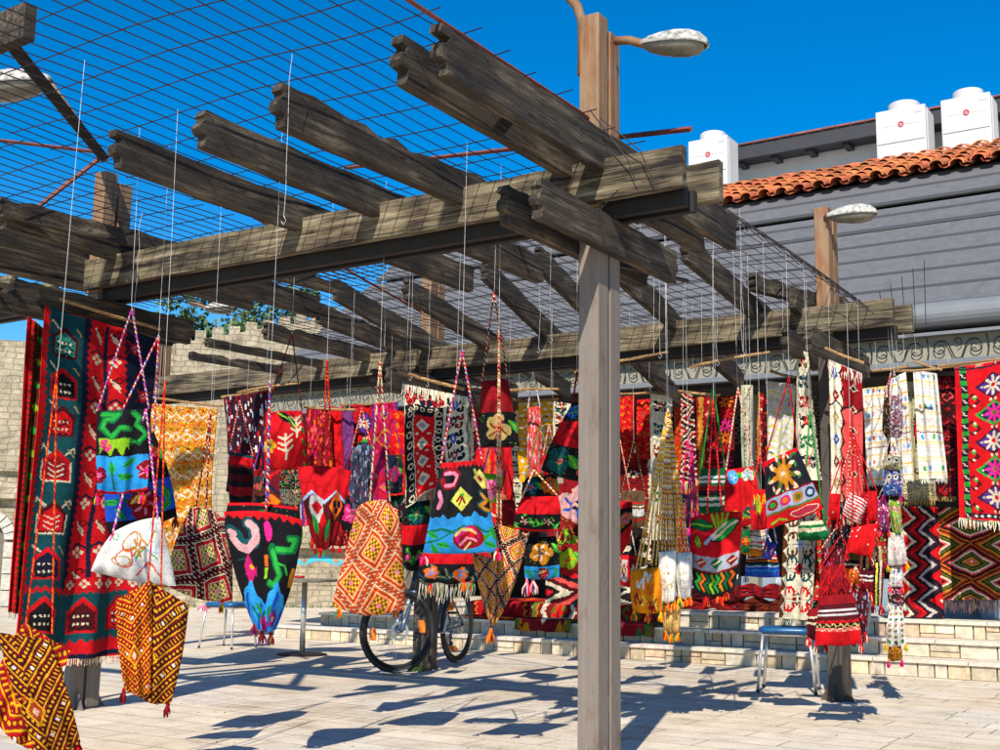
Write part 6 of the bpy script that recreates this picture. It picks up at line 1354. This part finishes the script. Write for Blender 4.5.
# red rugs draped over the top steps
def draped(label, x0, x1, pat, y_end, seed):
    ITEM[0] += 1; T = thing('draped_rug', (x0, 11.3, .46), label, 'rug', 'rugs draped over the steps')
    prof = [(12.4, .468), (11.10, .468), (11.072, .455), (11.066, .318), (10.80, .312)]
    if y_end: prof += [(10.775, .30), (10.768, .20)]
    w = int((x1-x0)*110); h = 90; cv = pat(w, h, seed)
    lens = [0]
    for a, b in zip(prof[:-1], prof[1:]): lens.append(lens[-1]+math.dist(a, b))
    V = np.linspace(0, lens[-1], h+1); py = np.interp(V, lens, [p[0] for p in prof]); pz = np.interp(V, lens, [p[1] for p in prof])
    m = MB(); r = random.Random(seed)
    vv = []
    for j in range(h+1):
        for i in range(w+1): vv.append((x0+(x1-x0)*i/w+.03*math.sin(j*.06+seed), py[j]-.012+.006*math.sin(i*.3+j*.1), pz[j]+.010+.006*math.sin(i*.22+j*.15)))
    cols = [tuple(cv[j, i]) for j in range(h) for i in range(w)]
    o = len(m.v); m.v = vv; m.f = [(j*(w+1)+i, j*(w+1)+i+1, (j+1)*(w+1)+i+1, (j+1)*(w+1)+i) for j in range(h) for i in range(w)]; m.c = cols; m.anyc = True
    ob = m.build('woven_field', M_cloth, T, smooth=True); s = ob.modifiers.new('solid', 'SOLIDIFY'); s.thickness = .012
draped('red rug with orange patterns draped over the top steps left of the front post', -7.55, -6.75, lambda w, h, s: p_rug(w, h, s, 'b01018', ('orange', 'dred', 'maroon', 'red')), False, 3)
draped('patterned brown red rug draped over two steps, beside the front post', -6.72, -6.05, lambda w, h, s: p_rug(w, h, s, '7a1218', ('ochre', 'cream', 'olive', 'red')), True, 5)
draped('dark red rug with green border draped over the steps right of the front post', -5.85, -5.15, lambda w, h, s: p_rug(w, h, s, '8a1018', ('dgreen', 'coral', 'olive', 'dred')), True, 8)
# heap of folded rugs on the terrace
T = thing('folded_rugs', (-4.6, 11.9, .456), 'dark heap of folded red and brown rugs on the terrace under the hanging bags', 'rugs', None)
hr = random.Random(4)
for k, (x, z, L_, cc) in enumerate(((-5.0, .46, .8, 'dred'), (-4.9, .56, .7, 'maroon'), (-4.3, .46, .7, '6a2a10'), (-4.35, .60, .6, 'dred'), (-3.8, .46, .5, 'dgreen'), (-4.0, .58, .45, 'navy'), (-5.5, .46, .6, 'maroon'))):
    m = MB(); n = 14; y = 11.75+hr.uniform(-.1, .1)
    for j in range(3):
        zz = z+.035*j+.02; pts = [(x-L_/2+L_*i/n, y+.02*math.sin(i+k), zz+.012*math.sin(i*.9+j+k)) for i in range(n+1)]
        m.tube(pts, [.03+.012*math.sin(i*1.3+j) for i in range(n+1)], 8, cols=[lin(PAL.get(cc, cc)), tuple(q*.6 for q in lin(PAL.get(cc, cc))), lin(PAL['maroon'])], spiral=2)
    m.build('folded_rug', M_cloth, T, smooth=True)
# spare sticks and hangers on the mesh
for i, (a, b, Y, lb) in enumerate((((575, 372), (668, 352), 7.2, 'long pale stick slanting under the right hand beam'), ((690, 367), (770, 352), 8.0, 'pale peeled stick left of the right post under the beam'), ((938, 368), (1004, 362), 11.0, 'thin stick over the large red diamond kilim'), ((238, 392), (300, 383), 7.2, 'short stick above the red branch bag'), ((500, 391), (560, 389), 8.0, 'stick above the yellow and white cloth'))):
    P0, P1_ = Vector(aty(*a, Y)), Vector(aty(*b, Y)); T = thing('hanging_stick', P0, lb, 'stick', 'sticks hung from the wire mesh'); m = MB(); m.tube([P0, P0.lerp(P1_, .5)+Vector((0, 0, .01)), P1_], [.013, .011, .008], 7); m.build('stick', M_stick, T)
    for s_ in (.15, .85): string_up(P0.lerp(P1_, s_), T)
# empty strings
T = MB()
for i, (u, v, z1_) in enumerate([(291, 54, 2.25), (399, 350, 2.45), (141, 212, 2.3), (551, 240, 2.3), (540, 275, 2.4), (629, 310, 2.4), (692, 300, 2.35), (740, 208, 2.1), (742, 260, 2.2), (716, 272, 2.3), (659, 262, 2.3), (782, 275, 2.3), (806, 280, 2.1), (833, 292, 2.2), (845, 300, 2.3), (430, 285, 2.2), (413, 275, 2.2), (388, 230, 2.2), (355, 290, 2.3), (640, 200, 2.4)]):
    p = Vector(atz(u, v, 2.93)); zz = 2.93; pts = []; r = random.Random(i); k = 6
    for j in range(k+1): pts.append(p+Vector((r.uniform(-.006, .006), r.uniform(-.006, .006), (z1_-zz)*j/k)))
    m = MB(); m.tube(pts, .0011, 4); m.tube([pts[-1], pts[-1]+Vector((.012, 0, -.02)), pts[-1]+Vector((.0, 0, -.035)), pts[-1]+Vector((-.012, 0, -.02))], .0016, 4)
    o = m.build('hanging_string', M_string); o['label'] = 'white string with a small hook hanging from the wire mesh'; o['category'] = 'string'; o['group'] = 'empty strings hanging from the wire mesh'

# ================================================================== FURNITURE
def stool(loc, rot, label, seat_h=.46, bow=False):
    T = thing('stool', loc, label, 'stool', 'chrome stools with blue seats'); M0 = Matrix.Translation(loc) @ Matrix.Rotation(rot, 4, 'Z')
    m = MB(); n = 28; a = .205; vv = []
    def sq(t, r): c, s = math.cos(t), math.sin(t); p = .45; return (r*math.copysign(abs(c)**p, c), r*math.copysign(abs(s)**p, s))
    lay = [(seat_h-.035, a*.94), (seat_h-.03, a), (seat_h-.008, a), (seat_h+.004, a*.94), (seat_h+.007, a*.6), (seat_h+.006, a*.02)]
    for z, r in lay: vv += [M0 @ Vector((*sq(2*math.pi*k/n, r), z)) for k in range(n)]
    fs = [(i*n+k, i*n+(k+1) % n, (i+1)*n+(k+1) % n, (i+1)*n+k) for i in range(len(lay)-1) for k in range(n)]; fs.append(tuple(reversed(range(n))))
    m.add(vv, fs); m.build('seat', M_blue, T, smooth=True)
    m = MB(); m.tube([M0 @ Vector((*sq(2*math.pi*k/n, a*.86), seat_h-.047)) for k in range(n+1)], .010, 8); m.build('seat_frame', M_chrome, T, smooth=True)
    for sx in (-1, 1):
        for sy in (-1, 1):
            m = MB(); m.tube([M0 @ Vector((sx*.165, sy*.165, seat_h-.045)), M0 @ Vector((sx*.185, sy*.185, seat_h*.5)), M0 @ Vector((sx*.205, sy*.205, .012))], .0115, 10); lg_ = m.build('leg', M_chrome, T, smooth=True)
            m = MB(); m.tube([M0 @ Vector((sx*.205, sy*.205, .018)), M0 @ Vector((sx*.206, sy*.206, 0.001))], .014, 8); f = m.build('rubber_foot', M_black, None); f.parent = lg_; f.matrix_parent_inverse = Matrix(); f.data.transform(Matrix.Translation(-Vector(loc)))
    if bow:
        m = MB(); r = random.Random(2); c0 = M0 @ Vector((-.2, -.19, .40))
        for k in range(22):
            d = Vector((r.uniform(-.07, .07), r.uniform(-.05, .05), r.uniform(-.045, .03))); m.tube([c0, c0+d*.6+Vector((0, 0, .02)), c0+d], [.014, .012, .005], 5, col=lin(PAL['pink'] if k % 3 else 'f4d0d8'))
        B = m.build('cloth_bow', M_cloth); tag(B, 'pink cloth bow tied to a leg of the left stool', 'bow')
    return T
ca = atz(794, 692, 0); stool(Vector((ca[0]-.05, ca[1]+.04, 0)), .25, 'chrome stool with blue seat standing beside the right post')
cb_ = atz(224, 648, 0); stool(Vector((cb_[0], cb_[1]+.05, 0)), .15, 'chrome stool with blue seat at the left, with a pink bow on its leg', bow=True)
tb_ = atz(302, 655, 0); TL_ = Vector((tb_[0], tb_[1]+.0, 0))
T = thing('pedestal_table', TL_, 'small round table on a steel pedestal in the open at the left', 'table')
m = MB(); m.tube([TL_+Vector((0, 0, .001)), TL_+Vector((0, 0, .012)), TL_+Vector((0, 0, .02)), TL_+Vector((0, 0, .035))], [.24, .24, .20, .03], 32); m.build('base', M_darksteel, T, smooth=False)
m = MB(); m.tube([TL_+Vector((0, 0, .03)), TL_+Vector((0, 0, .70))], .027, 16); m.build('pedestal', M_chrome, T, smooth=True)
M_top = simple('worn_tabletop', (.30, .27, .20), .5, 0, .3, 8, .1)
m = MB(); m.tube([TL_+Vector((0, 0, .69)), TL_+Vector((0, 0, .70)), TL_+Vector((0, 0, .725)), TL_+Vector((0, 0, .73))], [.15, .31, .32, .31], 36); m.build('tabletop', M_top, T)
m = MB(); c0 = TL_+Vector((-.03, -.05, .732)); m.tube([c0, c0+Vector((0, 0, .006)), c0+Vector((0, 0, .022)), c0+Vector((0, 0, .024))], [.035, .05, .055, .045], 16); tag(m.build('ashtray', M_red), 'small red ashtray on the round table', 'ashtray')

# ------------------------------------------------------------------ bicycle
RC_ = Vector((-6.23, 8.95, 0)); FC_ = Vector((-6.02, 7.80, 0)); hd = (FC_-RC_).normalized(); W_R = .345
BK = thing('bicycle', (RC_+FC_)/2, 'grey mountain bicycle leaning at the back post with its front wheel turned', 'bicycle')
perp = Vector((-hd.y, hd.x, 0)); Zv = Vector((0, 0, 1))
def bp(a, z, s=0): return RC_+hd*a+Zv*z+perp*s
WB = (FC_-RC_).length
M_spoke = simple('spoke', (.45, .45, .46), .3, .7, .05, 10, 0)
def wheel(center, fwd, rearw, name='wheel'):
    ax = Vector((-fwd.y, fwd.x, 0)).normalized()
    P = lambda t, r, s=0: center+fwd*math.cos(t)*r+Zv*math.sin(t)*r+ax*s
    n = 72; m = MB(); vv = []; ns = 10
    for k in range(n):
        t = 2*math.pi*k/n
        for j in range(ns):
            q = 2*math.pi*j/ns; tr = .020+(.0025 if (j in (0, 1, 9) and k % 2) else 0); vv.append(P(t, W_R-.028+tr*math.cos(q), tr*math.sin(q)))
    fs = [(k*ns+j, k*ns+(j+1) % ns, ((k+1) % n)*ns+(j+1) % ns, ((k+1) % n)*ns+j) for k in range(n) for j in range(ns)]
    m.add(vv, fs); WH = m.build('wheel', M_black, BK)
    m = MB(); vv = []
    for k in range(n):
        t = 2*math.pi*k/n
        for (r, s) in ((W_R-.052, -.012), (W_R-.046, .0), (W_R-.052, .012), (W_R-.072, .007), (W_R-.072, -.007)): vv.append(P(t, r, s))
    m.add(vv, [(k*5+j, k*5+(j+1) % 5, ((k+1) % n)*5+(j+1) % 5, ((k+1) % n)*5+j) for k in range(n) for j in range(5)]); m.build('rim', M_darksteel, WH)
    m = MB()
    for k in range(32):
        t = 2*math.pi*k/32; s = .028 if k % 2 else -.028; m.tube([P(t+(.9 if k % 4 < 2 else -.9), .02, s), P(t, W_R-.07, 0)], .0011, 3)
    m.build('spokes', M_spoke, WH)
    m = MB(); m.tube([center-ax*.05, center-ax*.03, center+ax*.03, center+ax*.05], [.012, .024, .024, .012], 14); m.build('hub', M_chrome, WH, smooth=True)
    m = MB()
    for k in range(40):
        a, b = 2*math.pi*k/40, 2*math.pi*(k+1)/40; i = k*0
        m.add([P(a, .055, .036), P(b, .055, .036), P(b, .08, .036), P(a, .08, .036), P(a, .055, .039), P(b, .055, .039), P(b, .08, .039), P(a, .08, .039)], [(0, 1, 2, 3), (7, 6, 5, 4), (0, 4, 5, 1), (3, 2, 6, 7)])
    for k in range(5): m.tube([P(k*1.257, .02, .037), P(k*1.257+.4, .058, .037)], .004, 4)
    m.build('brake_disc', M_chrome, WH)
    for t in (rearw):
        m = MB(); c = P(t, W_R-.125, 0); rd = (c-center).normalized(); tg = ax.cross(rd)
        m.prism([c-rd*.012-tg*.05-ax*.03, c+rd*.012-tg*.05-ax*.03, c+rd*.018-ax*.03, c+rd*.012+tg*.05-ax*.03, c-rd*.012+tg*.05-ax*.03, c-rd*.018-ax*.03], ax*.06); m.build('reflector', M_orange, WH)
    m = MB()
    for k in range(9):
        t = math.radians(-105)+k*.045; vv = [P(t, W_R-.030, .0265), P(t+.03, W_R-.030, .0265), P(t+.03, W_R-.018, .0262), P(t, W_R-.018, .0262)]; m.add([q+ax*.001 for q in vv]+[q-ax*.055 for q in vv], [(0, 1, 2, 3), (7, 6, 5, 4)])
    m.build('sidewall_lettering', M_greyprint, WH)
steer = .66; fdir = Vector((hd.x*math.cos(-steer)-hd.y*math.sin(-steer), hd.x*math.sin(-steer)+hd.y*math.cos(-steer), 0)); fax = Vector((-fdir.y, fdir.x, 0))
rhub = bp(0, W_R); fhub = bp(WB, W_R)
wheel(rhub, hd, (.9, -1.2)); wheel(fhub, fdir, (math.pi-.15, -.1))
bb = bp(.44, .30); seat_t = bp(.27, .74); head_t = bp(.87, .80); head_b = bp(.92, .68)
m = MB(); m.tube([seat_t, bb], .018, 12); m.tube([bb, head_b], .024, 12); m.tube([seat_t-Zv*.03, head_t], .019, 12); m.tube([head_t+(head_t-head_b)*.15, head_b], .024, 12); m.build('frame', M_greyframe, BK, smooth=True)
m = MB()
for s in (-1, 1): m.tube([rhub+perp*.065*s, bb+perp*.03*s], .010, 8); m.tube([rhub+perp*.065*s, seat_t-Zv*.06+perp*.02*s], .009, 8)
m.build('rear_stays', M_bluemetal, BK, smooth=True)
m = MB(); fcrown = head_b+(head_b-head_t)*.25
for s in (-1, 1): m.tube([fcrown+fax*.06*s, fcrown.lerp(fhub, .45)+fax*.062*s], .015, 10); m.tube([fcrown.lerp(fhub, .40)+fax*.062*s, fhub+fax*.062*s], .021, 10)
m.tube([fcrown+fax*.07, fcrown-fax*.07], .02, 8); m.build('fork', M_bluemetal, BK, smooth=True)
st_ = head_t+(head_t-head_b)*.35; m = MB(); m.tube([head_t, st_, st_+fdir*.07+Zv*.02], .018, 8); m.tube([st_+fdir*.07+Zv*.02+fax*.31*s*1.0-fdir*.02*abs(s) for s in (-1, -.5, 0, .5, 1)], .013, 8); m.build('handlebar', M_black, BK, smooth=True)
m = MB()
for s in (-1, 1): m.tube([st_+fdir*.05+Zv*.02+fax*.31*s, st_+fdir*.055+Zv*.02+fax*.19*s], .018, 10); m.tube([st_+fdir*.08+Zv*.02+fax*.2*s, st_+fdir*.13-Zv*.01+fax*.27*s], .006, 5)
m.build('grips', M_black, BK)
m = MB(); m.tube([seat_t, seat_t+(seat_t-bb).normalized()*.14], .014, 10); m.build('seat_post', M_chrome, BK)
sp = seat_t+(seat_t-bb).normalized()*.15; m = MB(); m.tube([sp-hd*.13, sp-hd*.09+Zv*.01, sp, sp+hd*.13], [.05, .07, .04, .02], 12); m.build('saddle', M_black, BK, smooth=True)
m = MB()
for k in range(30):
    a, b = 2*math.pi*k/30, 2*math.pi*(k+1)/30; o_ = bb-perp*.045
    q = lambda t, r, s: o_+hd*math.cos(t)*r+Zv*math.sin(t)*r+perp*s
    m.add([q(a, .055, 0), q(b, .055, 0), q(b, .09, 0), q(a, .09, 0), q(a, .055, .004), q(b, .055, .004), q(b, .09, .004), q(a, .09, .004)], [(0, 1, 2, 3), (7, 6, 5, 4), (3, 2, 6, 7)])
for k in range(5): m.tube([bb-perp*.045, bb-perp*.043+hd*math.cos(k*1.257)*.06+Zv*math.sin(k*1.257)*.06], .005, 4)
m.build('chainring', M_chrome, BK)
for s, a in ((-1, -1.2), (1, 1.94)):
    m = MB(); e = bb+perp*.08*s+hd*math.cos(a)*.17+Zv*math.sin(a)*.17; m.tube([bb+perp*.05*s, bb+perp*.07*s, e], .011, 8); ck = m.build('crank', M_chrome, BK)
    m = MB(); b0 = e+perp*.05*s; m.prism([b0-hd*.045-perp*.035, b0+hd*.045-perp*.035, b0+hd*.045+perp*.035, b0-hd*.045+perp*.035], Zv*.02); m.build('pedal', M_black, ck)
m = MB()
for k in range(6):
    r = .055-.006*k; m.tube([rhub-perp*(.030+.004*k), rhub-perp*(.032+.004*k)], r, 18)
m.build('cassette', M_chrome, BK)
m = MB(); m.tube([rhub-perp*.05-Zv*.03, rhub-perp*.055-Zv*.12+hd*.03, rhub-perp*.055-Zv*.17+hd*.01], .009, 6); m.tube([rhub-perp*.05-Zv*.11+hd*.03-perp*.008, rhub-perp*.05-Zv*.11+hd*.03+perp*.008], .022, 10); m.tube([rhub-perp*.05-Zv*.17+hd*.01-perp*.008, rhub-perp*.05-Zv*.17+hd*.01+perp*.008], .022, 10); m.build('derailleur', M_black, BK)
m = MB(); m.tube([bb-perp*.045+Zv*.09, rhub-perp*.045+Zv*.05], .004, 4); m.tube([bb-perp*.045-Zv*.09, rhub-perp*.05-Zv*.18+hd*.02], .004, 4); m.build('chain', M_darksteel, BK)
m = MB(); m.tube([st_+fdir*.1+fax*.1, st_+fdir*.14-Zv*.1+fax*.06, fcrown+fdir*.05, fhub+fax*.07+Zv*.08], .004, 5); m.tube([st_+fdir*.1-fax*.1, head_t+fdir*.1-Zv*.12, seat_t-Zv*.1+hd*.3], .004, 5); m.build('cables', M_black, BK)
tassel(aty(396, 606, 7.75), ('yellow', 'orange', 'ochre'), BK, .10, seed=3, name='yellow_tassel')
# foreground ledge and weeds
c0 = np.array(atz(0, 739, .55)); c1 = np.array(atz(44, 752, .55)); d = (c1-c0); d[2] = 0; d /= np.linalg.norm(d); e = Vector((-d[1], d[0], 0))
if e.dot(Vector(c0-CAM)) > 0: e = -e
A = Vector(c0)-Vector(d)*.8; B = Vector(c0)+Vector(d)*.5; m = MB()
m.prism([A, B, B+e*.3, A+e*.3], (0, 0, -.05)); m.prism([A+Vector((0, 0, -.052))+e*.03, B+Vector((0, 0, -.052))+e*.03-Vector(d)*.03, B+e*.27+Vector((0, 0, -.052))-Vector(d)*.03, A+e*.27+Vector((0, 0, -.052))], (0, 0, -.497))
tag(m.build('low_wall', simple('pale_stone', (.5, .42, .34), .8, 0, .15, 12, .2), bevel=.006), 'pale stone ledge just at the bottom left corner in front of the nearest bag', 'low wall')
def weeds(c, n, r_, seed):
    r = random.Random(seed); m = MB(); c = Vector(c)
    for k in range(n):
        a = r.uniform(0, 6.28); p = c+Vector((math.cos(a), math.sin(a), 0))*r.uniform(0, r_); h = r.uniform(.02, .07); d_ = Vector((r.uniform(-.5, .5), r.uniform(-.5, .5), 1))*h; s_ = Vector((math.cos(a+1), math.sin(a+1), 0))*.005
        m.add([p-s_, p+s_, p+d_], [(0, 1, 2)])
    return m
m = weeds((PX-DX+.02, PY+DY-.18, 0), 160, .12, 1); q = weeds((PX-DX+.1, PY-.2, 0), 90, .07, 2); m.add(q.v, q.f)
q0 = atz(140, 600, 0); 
for k in range(22):
    t = k/21; pw = fa+fd*(6.5+5.5*t)+fn*.35; q = weeds((pw.x, pw.y, 0), 60, .3, 10+k); m.add([Vector(v) for v in q.v], q.f)
tag(m.build('weeds', M_grass), kind='stuff', label='short green weeds at the post feet and along the fortress wall', cat='weeds')

gr = random.Random(77); m = MB()
for k in range(650):
    x, y = gr.uniform(-9, -1), gr.uniform(3.8, 10.4); a = gr.uniform(0, 6.28); q = gr.uniform(.003, .010); h = q*gr.uniform(.3, .7)
    ring = [(x+q*math.cos(a+t*1.257)*gr.uniform(.7, 1.2), y+q*math.sin(a+t*1.257)*gr.uniform(.7, 1.2)) for t in range(5)]
    c_ = gr.choice([(.20, .16, .12), (.35, .30, .24), (.10, .08, .05), (.30, .16, .06)])
    m.add([(p[0], p[1], .0005) for p in ring]+[(x, y, h)], [(i, (i+1) % 5, 5) for i in range(5)], c_)
tag(m.build('grit', M_stone), kind='stuff', label='scattered grit and crumbs of litter on the paving', cat='grit')
